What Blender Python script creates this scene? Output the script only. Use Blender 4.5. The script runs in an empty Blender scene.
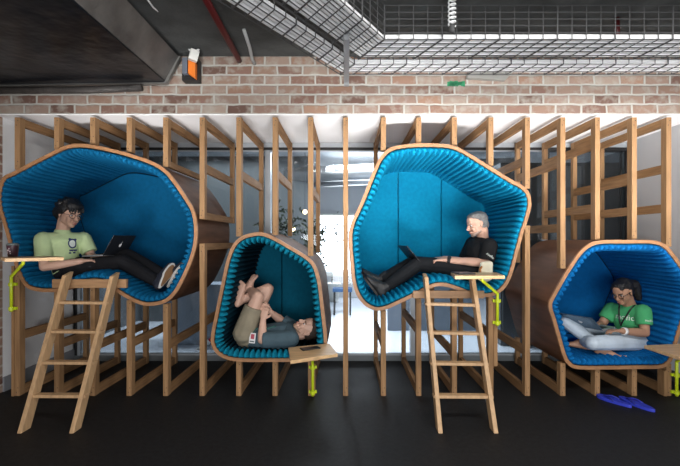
import bpy, bmesh, math, random
from mathutils import Vector as V, Matrix, Euler
from mathutils.bvhtree import BVHTree
R = random.Random(7)
sc = bpy.context.scene
COL = sc.collection
PI = math.pi
# ---------------------------------------------------------------- camera model
FPX, DF, CZ, VX, VY = 414.0, 3.6, 1.357, 346.5, 240.0
def P(px, py, Y):
    s = (DF + Y) / FPX
    return V(((px - VX) * s, Y, CZ - (py - VY) * s))
def zf(py, Y=0.0): return CZ - (py - VY) * (DF + Y) / FPX
def xf(px, Y=0.0): return (px - VX) * (DF + Y) / FPX

# ---------------------------------------------------------------- materials
MATS = {}
def mat(name, col, rough=0.6, var=0.0, scale=6.0, stretch=(1,1,1), metal=0.0, bump=0.0, bscale=60.0,
        spec=0.5, sheen=0.0, coat=0.0, col2=None, emit=None, alpha=None):
    if name in MATS: return MATS[name]
    m = bpy.data.materials.new(name); m.use_nodes = True
    nt = m.node_tree; b = nt.nodes['Principled BSDF']
    b.inputs['Base Color'].default_value = (*col, 1); b.inputs['Roughness'].default_value = rough
    b.inputs['Metallic'].default_value = metal; b.inputs['Specular IOR Level'].default_value = spec
    if sheen: b.inputs['Sheen Weight'].default_value = sheen
    if coat: b.inputs['Coat Weight'].default_value = coat
    if emit:
        b.inputs['Emission Color'].default_value = (*emit[:3], 1); b.inputs['Emission Strength'].default_value = emit[3]
    tc = nt.nodes.new('ShaderNodeTexCoord'); mp = nt.nodes.new('ShaderNodeMapping')
    mp.inputs['Scale'].default_value = stretch
    nt.links.new(tc.outputs['Object'], mp.inputs['Vector'])
    if var or col2:
        n = nt.nodes.new('ShaderNodeTexNoise'); n.inputs['Scale'].default_value = scale; n.inputs['Detail'].default_value = 5
        nt.links.new(mp.outputs[0], n.inputs['Vector'])
        r = nt.nodes.new('ShaderNodeValToRGB')
        r.color_ramp.elements[0].position = 0.3; r.color_ramp.elements[1].position = 0.7
        c1 = col2 if col2 else tuple(c * (1 - var) for c in col)
        c2 = col if col2 else tuple(min(1, c * (1 + var)) for c in col)
        r.color_ramp.elements[0].color = (*c1, 1); r.color_ramp.elements[1].color = (*c2, 1)
        nt.links.new(n.outputs['Fac'], r.inputs['Fac']); nt.links.new(r.outputs['Color'], b.inputs['Base Color'])
    if bump:
        n2 = nt.nodes.new('ShaderNodeTexNoise'); n2.inputs['Scale'].default_value = bscale; n2.inputs['Detail'].default_value = 3
        nt.links.new(mp.outputs[0], n2.inputs['Vector'])
        bp = nt.nodes.new('ShaderNodeBump'); bp.inputs['Strength'].default_value = bump; bp.inputs['Distance'].default_value = 0.02
        nt.links.new(n2.outputs['Fac'], bp.inputs['Height']); nt.links.new(bp.outputs['Normal'], b.inputs['Normal'])
    MATS[name] = m
    return m
def mat_brick(name, axis, tint=(1,1,1), origin=(0,0)):
    m = bpy.data.materials.new(name); m.use_nodes = True
    nt = m.node_tree; b = nt.nodes['Principled BSDF']; b.inputs['Roughness'].default_value = 0.85
    L = nt.links.new
    tc = nt.nodes.new('ShaderNodeTexCoord'); sp = nt.nodes.new('ShaderNodeSeparateXYZ'); cb = nt.nodes.new('ShaderNodeCombineXYZ')
    L(tc.outputs['Object'], sp.inputs[0])
    wob = nt.nodes.new('ShaderNodeTexNoise'); wob.inputs['Scale'].default_value = 9
    wv = nt.nodes.new('ShaderNodeVectorMath'); wv.operation = 'SCALE'; wv.inputs['Scale'].default_value = 0.022
    L(tc.outputs['Object'], wob.inputs['Vector']); L(wob.outputs['Color'], wv.inputs[0])
    L(sp.outputs[axis], cb.inputs[0]); L(sp.outputs[2], cb.inputs[1])
    ad = nt.nodes.new('ShaderNodeVectorMath'); ad.operation = 'ADD'
    L(cb.outputs[0], ad.inputs[0]); L(wv.outputs[0], ad.inputs[1])
    of = nt.nodes.new('ShaderNodeVectorMath'); of.operation = 'ADD'; of.inputs[1].default_value = (10.03 + origin[0], -2.471 + 10 * .0855 + origin[1], 0)
    L(ad.outputs[0], of.inputs[0])
    bt = nt.nodes.new('ShaderNodeTexBrick')
    bt.inputs['Scale'].default_value = 1; bt.inputs['Brick Width'].default_value = .222; bt.inputs['Row Height'].default_value = .0855
    bt.inputs['Mortar Size'].default_value = .0105; bt.inputs['Mortar Smooth'].default_value = .35
    bt.inputs['Color1'].default_value = (0,0,0,1); bt.inputs['Color2'].default_value = (1,1,1,1); bt.inputs['Bias'].default_value = 0
    bt.inputs['Mortar'].default_value = (.5,.5,.5,1)
    L(of.outputs[0], bt.inputs['Vector'])
    rp = nt.nodes.new('ShaderNodeValToRGB'); cr = rp.color_ramp
    stops = [(0, (.19,.10,.075)), (.18, (.36,.20,.15)), (.36, (.45,.31,.25)), (.55, (.40,.24,.175)), (.72, (.50,.37,.30)), (.88, (.30,.165,.125)), (1, (.50,.29,.20))]
    cr.elements[0].position = 0; cr.elements[1].position = 1
    for p_, c_ in stops[1:-1]: cr.elements.new(p_)
    for e, (p_, c_) in zip(cr.elements, stops): e.position = p_; e.color = (*[a * t for a, t in zip(c_, tint)], 1)
    L(bt.outputs['Color'], rp.inputs['Fac'])
    ns = nt.nodes.new('ShaderNodeTexNoise'); ns.inputs['Scale'].default_value = 14; ns.inputs['Detail'].default_value = 6
    L(tc.outputs['Object'], ns.inputs['Vector'])
    mx0 = nt.nodes.new('ShaderNodeMix'); mx0.data_type = 'RGBA'; mx0.blend_type = 'MIX'
    nr = nt.nodes.new('ShaderNodeMapRange'); nr.inputs['From Min'].default_value = .46; nr.inputs['From Max'].default_value = .70
    nr.inputs['To Max'].default_value = .75
    L(ns.outputs['Fac'], nr.inputs['Value']); L(nr.outputs[0], mx0.inputs['Factor'])
    L(rp.outputs['Color'], mx0.inputs[6]); mx0.inputs[7].default_value = (.58*tint[0], .52*tint[1], .45*tint[2], 1)
    mx = nt.nodes.new('ShaderNodeMix'); mx.data_type = 'RGBA'
    L(bt.outputs['Fac'], mx.inputs['Factor']); L(mx0.outputs[2], mx.inputs[6]); mx.inputs[7].default_value = (.66*tint[0], .62*tint[1], .56*tint[2], 1)
    L(mx.outputs[2], b.inputs['Base Color'])
    bp = nt.nodes.new('ShaderNodeBump'); bp.inputs['Strength'].default_value = .7; bp.inputs['Distance'].default_value = .01; bp.invert = True
    L(bt.outputs['Fac'], bp.inputs['Height']); L(bp.outputs['Normal'], b.inputs['Normal'])
    return m
def mat_glass(name, tint, f0):
    m = bpy.data.materials.new(name); m.use_nodes = True
    nt = m.node_tree; nt.nodes.remove(nt.nodes['Principled BSDF']); out = nt.nodes['Material Output']
    tr = nt.nodes.new('ShaderNodeBsdfTransparent'); tr.inputs['Color'].default_value = (*tint, 1)
    gl = nt.nodes.new('ShaderNodeBsdfGlossy'); gl.inputs['Roughness'].default_value = .03
    fr = nt.nodes.new('ShaderNodeFresnel'); fr.inputs['IOR'].default_value = f0
    mx = nt.nodes.new('ShaderNodeMixShader')
    nt.links.new(fr.outputs[0], mx.inputs[0]); nt.links.new(tr.outputs[0], mx.inputs[1]); nt.links.new(gl.outputs[0], mx.inputs[2])
    nt.links.new(mx.outputs[0], out.inputs['Surface'])
    return m
TZ = mat('timber_upright', (.33,.19,.092), .7, .22, 9, (6,6,.5), spec=.2)
TY = mat('timber_rail', (.30,.168,.08), .75, .22, 9, (6,.5,6), spec=.12)
TX = mat('timber_board', (.36,.205,.10), .5, .2, 9, (.6,5,6))
LAD = mat('ladder_timber', (.52,.33,.175), .5, .16, 9, (5,5,.7))
TRAY = mat('tray_timber', (.62,.40,.205), .42, .2, 7, (.7,6,6))
PLYE = mat('ply_edge', (.37,.185,.085), .5, .2, 12, (2,2,2))
PLYO = mat('ply_brown', (.125,.058,.031), .6, .35, 5, (1.5,.4,3), spec=.06)
PLYR = mat('ply_brown_light', (.16,.070,.034), .6, .3, 5, (1.5,.4,3), spec=.2)
WHITEP = mat('white_plaster', (.92,.92,.925), .7, .03, 3)
GREYP = mat('grey_plaster', (.60,.61,.63), .7, .03, 3)
CONC = mat('concrete', (.065,.07,.07), .85, .3, 5, bump=.3, bscale=25)
RUB = mat('black_rubber_floor', (.0125,.0125,.0132), .6, .35, 30, bump=.12, bscale=160, spec=.25)
ALU = mat('grey_aluminium', (.42,.45,.48), .4, metal=.3)
BLK = mat('black_metal', (.012,.012,.013), .45)
LIME = mat('lime_powder_coat', (.62,.74,.02), .4)
WIRE = mat('dark_wire', (.085,.087,.09), .5, metal=.4)
CABW = mat('white_cable', (.88,.89,.90), .5)
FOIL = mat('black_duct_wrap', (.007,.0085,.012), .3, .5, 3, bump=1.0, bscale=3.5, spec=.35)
DUCTG = mat('duct_grey', (.13,.125,.12), .5, .35, 5, metal=.4, bump=.3, bscale=12)
REDP = mat('red_pipe_paint', (.07,.006,.007), .4)
WPL = mat('white_plastic', (.72,.72,.68), .45)
ORG = mat('orange_plastic', (.75,.19,.02), .45)
SLATE = mat('slate_plastic', (.12,.14,.18), .45)
def fabric(name, col): return mat(name, col, .85, .10, 25, bump=.12, bscale=400, spec=.08)
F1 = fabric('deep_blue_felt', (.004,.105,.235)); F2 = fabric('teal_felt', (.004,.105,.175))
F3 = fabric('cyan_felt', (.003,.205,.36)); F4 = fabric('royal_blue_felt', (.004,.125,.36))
F2E = fabric('bright_teal_felt', (.006,.20,.31)); F2D = fabric('shaded_navy_felt', (.004,.030,.050))  # lining felt in two tones, shade of the interior put into the liner

# ---------------------------------------------------------------- object helpers
def obj(name, bm, m, parent=None, smooth=False, bevel=0.0):
    me = bpy.data.meshes.new(name)
    bmesh.ops.recalc_face_normals(bm, faces=bm.faces[:])
    if parent is not None:
        bmesh.ops.translate(bm, verts=bm.verts[:], vec=-world_base(parent))
    bm.to_mesh(me); bm.free()
    o = bpy.data.objects.new(name, me); COL.objects.link(o)
    if m: me.materials.append(m)
    if parent is not None: o.parent = parent
    if smooth:
        for p in me.polygons: p.use_smooth = True
    if bevel:
        md = o.modifiers.new('bevel', 'BEVEL'); md.width = bevel; md.segments = 2; md.limit_method = 'ANGLE'; md.angle_limit = .7
    return o
def world_base(o):
    v = V((0,0,0))
    while o is not None:
        v = v + o.location; o = o.parent
    return v
def thing(name, label, cat, loc, group=None):
    o = bpy.data.objects.new(name, None); COL.objects.link(o)
    o.location = loc; o.empty_display_size = .05
    return tag(o, label, cat, group)
def tag(o, label, cat, group=None, kind=None):
    if label: o['label'] = label
    if cat: o['category'] = cat
    if group: o['group'] = group
    if kind: o['kind'] = kind
    return o
def struct(name, bm, m, **k):
    o = obj(name, bm, m, **k); o['kind'] = 'structure'; return o
def rebase(o, p):
    """move the origin of a single-mesh thing to its base"""
    p = V(p); o.data.transform(Matrix.Translation(-p)); o.location = p; return o
def B(): return bmesh.new()
def box(bm, x0, x1, y0, y1, z0, z1):
    vs = [bm.verts.new((x, y, z)) for x in (x0, x1) for y in (y0, y1) for z in (z0, z1)]
    for f in ((0,1,3,2),(4,6,7,5),(0,4,5,1),(2,3,7,6),(0,2,6,4),(1,5,7,3)): bm.faces.new([vs[i] for i in f])
    return bm
def prism(bm, pts, ext):
    """closed polygon (list of Vectors) extruded along ext"""
    ext = V(ext); a = [bm.verts.new(p) for p in pts]; b = [bm.verts.new(V(p) + ext) for p in pts]; n = len(a)
    bm.faces.new(a); bm.faces.new(b[::-1])
    for i in range(n): bm.faces.new((a[i], b[i], b[(i+1) % n], a[(i+1) % n]))
    return bm
def beam(bm, p0, p1, side, w, h):
    """bar of w along 'side' and h across, from p0 to p1"""
    p0, p1 = V(p0), V(p1); d = (p1 - p0).normalized(); s = V(side); s = (s - d * s.dot(d)).normalized(); u = d.cross(s)
    prism(bm, [p0 + s*w/2*a + u*h/2*b for a, b in ((-1,-1),(1,-1),(1,1),(-1,1))], p1 - p0)
    return bm
def tube(bm, pts, r, seg=8, rs=None):
    pts = [V(p) for p in pts]; rings = []; pu = None
    for i, p in enumerate(pts):
        d = (pts[min(i+1, len(pts)-1)] - pts[max(i-1, 0)]).normalized()
        if pu is None: pu = d.orthogonal().normalized()
        u = (pu - d * pu.dot(d)).normalized(); pu = u; v = d.cross(u); rr = rs[i] if rs else r
        rings.append([bm.verts.new(p + (u*math.cos(a) + v*math.sin(a)) * rr) for a in [2*PI*k/seg for k in range(seg)]])
    for a, b in zip(rings, rings[1:]):
        for k in range(seg): bm.faces.new((a[k], a[(k+1) % seg], b[(k+1) % seg], b[k]))
    bm.faces.new(rings[0][::-1]); bm.faces.new(rings[-1])
    return bm
def lathe(bm, c, prof, seg=24):
    c = V(c); rings = []
    for r, z in prof: rings.append([bm.verts.new(c + V((r*math.cos(2*PI*k/seg), r*math.sin(2*PI*k/seg), z))) for k in range(seg)])
    for a, b in zip(rings, rings[1:]):
        for k in range(seg): bm.faces.new((a[k], a[(k+1) % seg], b[(k+1) % seg], b[k]))
    bm.faces.new(rings[0][::-1]); bm.faces.new(rings[-1])
    return bm

# ---------------------------------------------------------------- 2D outline helpers (x, z)
def spline(pts, n):
    m = len(pts); dense = []
    for i in range(m):
        p0, p1, p2, p3 = (V(pts[(i + k - 1) % m]) for k in range(4))
        for k in range(12):
            t = k / 12
            dense.append(.5 * ((2*p1) + (p2 - p0)*t + (2*p0 - 5*p1 + 4*p2 - p3)*t*t + (3*p1 - p0 - 3*p2 + p3)*t**3))
    for _ in range(1):
        dense = [(dense[i-1] + dense[i]*2 + dense[(i+1) % len(dense)]) / 4 for i in range(len(dense))]
    return resample(dense, n)
def perim(p): return sum((p[i] - p[i-1]).length for i in range(len(p)))
def resample(p, n):
    L = perim(p); out = []; i = 0; acc = 0.0; m = len(p)
    for k in range(n):
        t = L * k / n
        while acc + (p[(i+1) % m] - p[i % m]).length < t:
            acc += (p[(i+1) % m] - p[i % m]).length; i += 1
        a, b = p[i % m], p[(i+1) % m]; out.append(a.lerp(b, (t - acc) / max((b - a).length, 1e-9)))
    return out
def area(p): return sum(p[i-1].x * p[i].y - p[i].x * p[i-1].y for i in range(len(p))) / 2
def normals_in(p):
    s = 1 if area(p) > 0 else -1; n = len(p); out = []
    for i in range(n):
        d = (p[(i+1) % n] - p[i-1]).normalized(); out.append(V((-d.y, d.x)) * s)
    for _ in range(4): out = [(out[i-1] + out[i] + out[(i+1) % n]).normalized() for i in range(n)]
    return out
def offset(p, d):
    return [a + b * d for a, b in zip(p, normals_in(p))]
def clipx(poly, x, keep_less):
    out = []; n = len(poly)
    for i in range(n):
        a, b = poly[i], poly[(i+1) % n]; ia = (a.x <= x) == keep_less; ib = (b.x <= x) == keep_less
        if ia: out.append(a)
        if ia != ib: out.append(a.lerp(b, (x - a.x) / (b.x - a.x)))
    return out
def zcuts(poly, x):
    zs = []; n = len(poly)
    for i in range(n):
        a, b = poly[i], poly[(i+1) % n]
        if (a.x - x) * (b.x - x) < 0: zs.append(a.y + (b.y - a.y) * (x - a.x) / (b.x - a.x))
    return (min(zs), max(zs)) if zs else None

# ---------------------------------------------------------------- the room
YW = 1.075                       # the glazed wall at the back of the niche
ZS = 2.452                       # niche soffit
XL, XR, ZC = -3.074, 3.148, 2.966
struct('floor', box(B(), XL-.3, XR+.3, -7, YW+.02, -.1, 0), RUB)
struct('ceiling', box(B(), XL-.3, XR+.3, -7, .1, ZC, ZC+.12), CONC)
BR = mat_brick('brickwork', 0, (.58,.60,.60)); BRL = mat_brick('brickwork_side', 1, (.8,.75,.7))
struct('wall_back', box(B(), XL-.3, XR+.3, .03, .13, ZS+.008, ZC), BR)
struct('ceiling_niche', box(B(), XL, XR, .027, YW+.1, ZS, ZS+.008), WHITEP)
struct('wall_left', box(B(), XL-.12, XL, .10, YW+.1, 0, ZS), WHITEP)
struct('wall_left_outer', box(B(), XL-.12, XL, -7, .10, 0, ZC), BRL)
struct('wall_right', box(B(), XR, XR+.12, -7, YW+.1, 0, ZC), GREYP)
struct('baseboard_left', box(B(), XL, XL+.015, .10, YW, 0, .13), mat('grey_skirting', (.26,.27,.29), .5))
struct('baseboard_right', box(B(), XR-.015, XR, -.5, YW, 0, .1), mat('dark_skirting', (.05,.05,.055), .5))
# glazed wall: returns, head, sill, mullions, panes
GX0, GX1 = xf(66, YW), xf(626, YW)
ZH = zf(143.5, YW)
struct('wall_back_lintel', box(B(), XL, XR, YW-.02, YW+.1, ZH, ZS), WHITEP)
struct('wall_back_left', box(B(), XL, GX0, YW-.02, YW+.1, 0, ZH), WHITEP)
struct('wall_back_right', box(B(), GX1+.045, XR, YW-.02, YW+.1, 0, ZH), GREYP)
struct('trim_2', box(B(), GX0, GX1+.045, YW-.035, YW+.06, zf(148, YW), ZH), ALU)
struct('trim_3', box(B(), GX0, GX1+.045, YW-.03, YW+.06, zf(150.6, YW), zf(148, YW)), BLK)
struct('baseboard_back', box(B(), GX0, GX1+.045, YW-.03, YW+.06, 0, .06), mat('sill_grey', (.20,.22,.23), .4, metal=.3))
struct('trim_4', box(B(), GX1, GX1+.045, YW-.035, YW+.06, .06, zf(148, YW)), WPL)
GLASS = mat_glass('window_glass', (.86,.89,.91), 1.42)
GLASSD = mat_glass('window_glass_tinted', (.74,.78,.80), 1.5)
edges = [GX0, xf(79, YW), xf(268.2, YW), xf(413.3, YW), xf(546.5, YW), GX1]
wid = [.016, .03, .03, .035, .02]
for i in range(5):
    a, b = edges[i], edges[i+1]; z0, z1 = .06, zf(150.6, YW); fr = B()
    lw = wid[i]; rw = wid[i+1] if i < 4 else .012
    box(fr, a, a+lw, YW-.03, YW+.05, z0, z1); box(fr, b-rw, b, YW-.03, YW+.05, z0, z1)
    box(fr, a+lw, b-rw, YW-.02, YW+.04, z0, z0+.02); box(fr, a+lw, b-rw, YW-.02, YW+.04, z1-.012, z1)
    f = struct('window_%d' % (i+1), fr, BLK if i in (0, 4) else ALU)
    obj('pane', box(B(), a+lw, b-rw, YW+.008, YW+.014, z0+.02, z1-.012), GLASS if i in (2,) else GLASSD, f)

# ---------------------------------------------------------------- the room beyond the glass
ZB = 2.75; YB = 6.2
struct('floor_beyond', box(B(), -5.5, 6, YW+.1, YB, -.1, -.002), mat('pale_polished_floor', (.74,.78,.86), .25, .05, 2))
struct('ceiling_beyond', box(B(), -5.5, 6, YW+.1, YB, ZB, ZB+.1), mat('grey_ceiling', (.42,.44,.46), .7, .1, 2))
struct('wall_far', box(B(), -5.5, 6, YB, YB+.1, 0, ZB), mat('far_white_wall', (.74,.75,.77), .7))
struct('wall_beyond_left', box(B(), -3.6, -3.5, YW+.1, YB, 0, ZB), mat('dark_grey_wall', (.10,.11,.12), .6))
struct('wall_beyond_right', box(B(), 4.3, 4.4, YW+.1, YB, 0, ZB), mat('dark_grey_wall', (.10,.11,.12), .6))
SKYL = mat('daylight', (.9,.95,1), .5, emit=(.92,.96,1.0,7.0))
wf = struct('window_6', box(B(), -.78, 1.75, YB-.06, YB, .5, 1.98), WPL)
obj('pane', box(B(), -.70, .45, YB-.08, YB-.061, .56, 1.92), SKYL, wf)
obj('pane', box(B(), .55, 1.68, YB-.08, YB-.061, .56, 1.92), SKYL, wf)
o = obj('partition', box(B(), -3.4, -.62, 3.3, 3.38, 0, ZB), mat('slate_partition', (.095,.105,.11), .35, .1, 2)); tag(o, 'dark slate partition beyond the glass behind the two left pods', 'partition'); rebase(o, (-2, 3.34, 0))
o = obj('cupboard', box(B(), -2.35, -1.02, 1.75, 2.15, 0, .78), mat('blue_grey_laminate', (.30,.34,.40), .4)); tag(o, 'low blue grey cupboard beyond the glass below the left pod', 'cupboard'); rebase(o, (-1.7, 1.95, 0))
rp = thing('barrier_pole', 'red and white barrier pole lying against the low cupboard beyond the glass', 'pole', (-1.5, 1.6, 0))
q0, q1 = P(184, 361, 1.5), P(222, 331, 1.62)
for k in range(6):
    obj('band', tube(B(), [q0.lerp(q1, k/6), q0.lerp(q1, (k+1)/6)], .028, 10), mat('barrier_red', (.55,.02,.04), .4) if k in (1, 4) else WPL, rp)
CUPB = mat('charcoal_panel', (.10,.105,.11), .4)
wr = thing('wardrobe', 'tall charcoal cupboards beyond the glass above the right pod', 'cupboard', (2.45, 1.9, 0))
obj('carcass', box(B(), 1.98, 3.6, 1.72, 2.2, 0, 2.35), CUPB, wr)
for k in range(3): obj('door', box(B(), 2.0 + k*.52, 2.48 + k*.52, 1.69, 1.715, .08, 2.3), mat('charcoal_door_%d' % k, [(.09,.095,.10), (.20,.21,.22), (.11,.115,.12)][k], .35), wr)
o = obj('partition', box(B(), .62, 1.95, 2.6, 2.68, 0, 1.15), mat('grey_screen', (.17,.20,.24), .6)); tag(o, 'low grey screen beyond the glass under the middle pod', 'partition'); rebase(o, (1.3, 2.64, 0))
# ducts under the far ceiling
for k, (x0, y0, x1, y1) in enumerate(((-1.2, 4.2, 2.2, 3.0), (-1.0, 3.4, 2.6, 2.5))):
    o = obj('ceiling_duct', tube(B(), [(x0, y0, 2.45), (x1, y1, 2.45)], .13, 14), mat('shiny_duct', (.55,.56,.57), .3, metal=.8), smooth=True)
    tag(o, ['shiny round duct under the ceiling beyond the glass, farther of two', 'shiny round duct under the ceiling beyond the glass, nearer of two'][k], 'duct')
# plants, planter boxes, table
LEAF = mat('leaf_green', (.05,.11,.03), .6, .4, 4); LEAFD = mat('leaf_dark', (.02,.035,.015), .6, .4, 4)
def leaves(bm, c, rx, ry, rz, n, size):
    for _ in range(n):
        p = V(c) + V((R.gauss(0, rx*.5), R.gauss(0, ry*.5), R.gauss(0, rz*.5)))
        d = V((R.uniform(-1,1), R.uniform(-1,1), R.uniform(-.3,1))).normalized(); s = d.orthogonal().normalized() * size*.3; u = d * size
        n_ = d.cross(s).normalized() * size*.12
        q = [p, p + u*.5 + s + n_, p + u, p + u*.5 - s + n_, p + u*.5 - n_*.3]
        vs = [bm.verts.new(a) for a in q]
        for f in ((0,1,4),(1,2,4),(2,3,4),(3,0,4)): bm.faces.new([vs[i] for i in f])
    return bm
def planter(x, y, z, w, label, dark=False, tall=.5):
    t = thing('planter', label, 'planter', (x, y, 0), 'planters beyond the glass')
    obj('stand', box(B(), x-w/2+.03, x+w/2-.03, y-.09, y+.09, 0, z), CUPB, t)
    obj('box', box(B(), x-w/2, x+w/2, y-.11, y+.11, z, z+.12), WPL, t)
    obj('foliage', leaves(B(), (x, y, z+.12+tall*.45), w*.8, .18, tall*.6, 220, .07), LEAFD if dark else LEAF, t)
a = P(284, 243, 1.75); planter(a.x, 1.75, a.z-.11, .36, 'white planter of dark foliage beyond the glass above the dark teal pod', True, .42)
a = P(316, 258, 1.75); planter(a.x-.02, 1.75, a.z-.11, .14, 'small white planter beyond the glass above the right shoulder of the dark teal pod', True, .4)
a = P(332, 250, 5.6)
t = thing('potted_tree', 'thin dark tree against the bright far window', 'plant', (a.x, 5.6, 0))
obj('pot', lathe(B(), (a.x, 5.6, 0), [(.14,0),(.19,.4),(.17,.4)]), WPL, t)
obj('stem', tube(B(), [(a.x, 5.6, .3), (a.x+.02, 5.6, 1.2)], .015), LEAFD, t)
obj('foliage', leaves(B(), (a.x, 5.6, 1.35), .75, .3, .6, 50, .11), LEAFD, t)
t = thing('bench_table', 'white table beyond the glass in front of the far window', 'table', (.0, 4.6, 0))
obj('table_top', box(B(), -.6, .9, 4.3, 5.0, .70, .74), WPL, t)
for x, y in ((-.55, 4.35), (.85, 4.35), (-.55, 4.95), (.85, 4.95)): obj('leg', box(B(), x-.025, x+.025, y-.025, y+.025, 0, .70), BLK, t)
t = thing('stool', 'blue stool beyond the glass beside the white table', 'stool', (-.05, 4.0, 0))
obj('seat', box(B(), -.25, .1, 3.85, 4.15, .42, .48), mat('stool_blue', (.06,.14,.30), .6), t)
for x, y in ((-.22, 3.88), (.07, 3.88), (-.22, 4.12), (.07, 4.12)): obj('leg', box(B(), x-.015, x+.015, y-.015, y+.015, 0, .42), BLK, t)
for k, (px, py) in enumerate(((293, 229), (305, 212))):
    c = P(px, py, 2.6); t = thing('pendant_lamp', ['small warm lamp glowing among the foliage beyond the glass, lower one', 'small warm lamp glowing beyond the glass, upper one'][k], 'lamp', c)
    obj('bulb', lathe(B(), c, [(.004,-.035),(.03,-.02),(.035,0),(.03,.02),(.01,.035)], 12), mat('warm_bulb', (1,.8,.5), .5, emit=(1,.72,.38,6)), t, smooth=True)
    obj('cord', tube(B(), [c + V((0,0,.035)), V((c.x, c.y, ZB))], .004, 6), BLK, t)

# ---------------------------------------------------------------- pods
PODS = {}
PX = {
 1: [(5,178),(16,172),(34,162.5),(53,153),(67,146.5),(80,144.4),(97,146),(118,150.5),(134,155),(154,162),(167,170),(176,180),(187.6,197),(196,212),(198.6,230),(197,248),(192,264),(184,281.5),(176.5,294),(166,302.6),(150,305.5),(137.6,302.6),(125,296),(116,290),(106,283.5),(97,281.5),(86,283),(75,288),(64,291),(53,291.7),(40,291),(28,286.5),(19.5,272),(10.5,241),(5,222),(1,208),(.3,193)],
 2: [(255,232.6),(264,232.7),(276,237.4),(291,246),(308,256.5),(316,265.5),(320.8,281),(323,298),(325.3,318),(327.2,336),(326.5,350),(320,358.5),(308,361),(290,361),(273,361),(246,361),(229,359),(217.4,352.8),(212.2,343),(212.2,333),(215.3,317),(220,294),(224,274.7),(228,258),(234,244),(243,236)],
 3: [(404,145.2),(425,144),(446,145),(456,147.5),(466,152.5),(488,166),(510.6,180),(521,185.5),(528,193),(530,203),(529,211),(526,222),(522.5,232),(517.6,250),(510.6,275),(504,287.5),(494,295),(482,296.5),(468,294),(456,289.5),(446,286.5),(436,286),(427,289.5),(412,297),(398,303.6),(386,308.8),(375,310),(364,304.5),(356,293.5),(352,279.5),(350.6,265),(349,247),(349,233),(351.5,222),(357,210),(363,196.5),(373.5,170),(380.6,156.5),(390,148.5)],
 4: [(547.2,304),(549.6,297),(564.7,270.5),(577,252.6),(587.4,243.6),(599.7,240.2),(622.4,240),(647,240),(659.4,242.4),(668,249),(680,265),(689,279),(692,291),(688,304),(681,322),(676,338),(671.8,354),(667,362.8),(658,367.4),(634.7,368),(601.8,368.5),(575,368),(566,363.2),(561.2,355),(555.4,335),(550.5,318),(547.8,310)]}
YF, YE = -.028, .955
FAB = {1: F1, 2: F2, 3: F3, 4: F4}
LAB = {1: 'large left wooden pod lined in deep blue, around the person in pale green',
       2: 'small dark teal lined wooden pod near the floor with its person lying on their back',
       3: 'large bright cyan lined wooden pod right of centre, the tallest of the four',
       4: 'low royal blue lined wooden pod at right, around the person in the green t-shirt'}
SEAMS = {1: [], 2: [282], 3: [398, 441], 4: []}
BUMP = {1: (.55, .024), 2: (.8, .06), 3: (.6, .036), 4: (.5, .02)}
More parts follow.
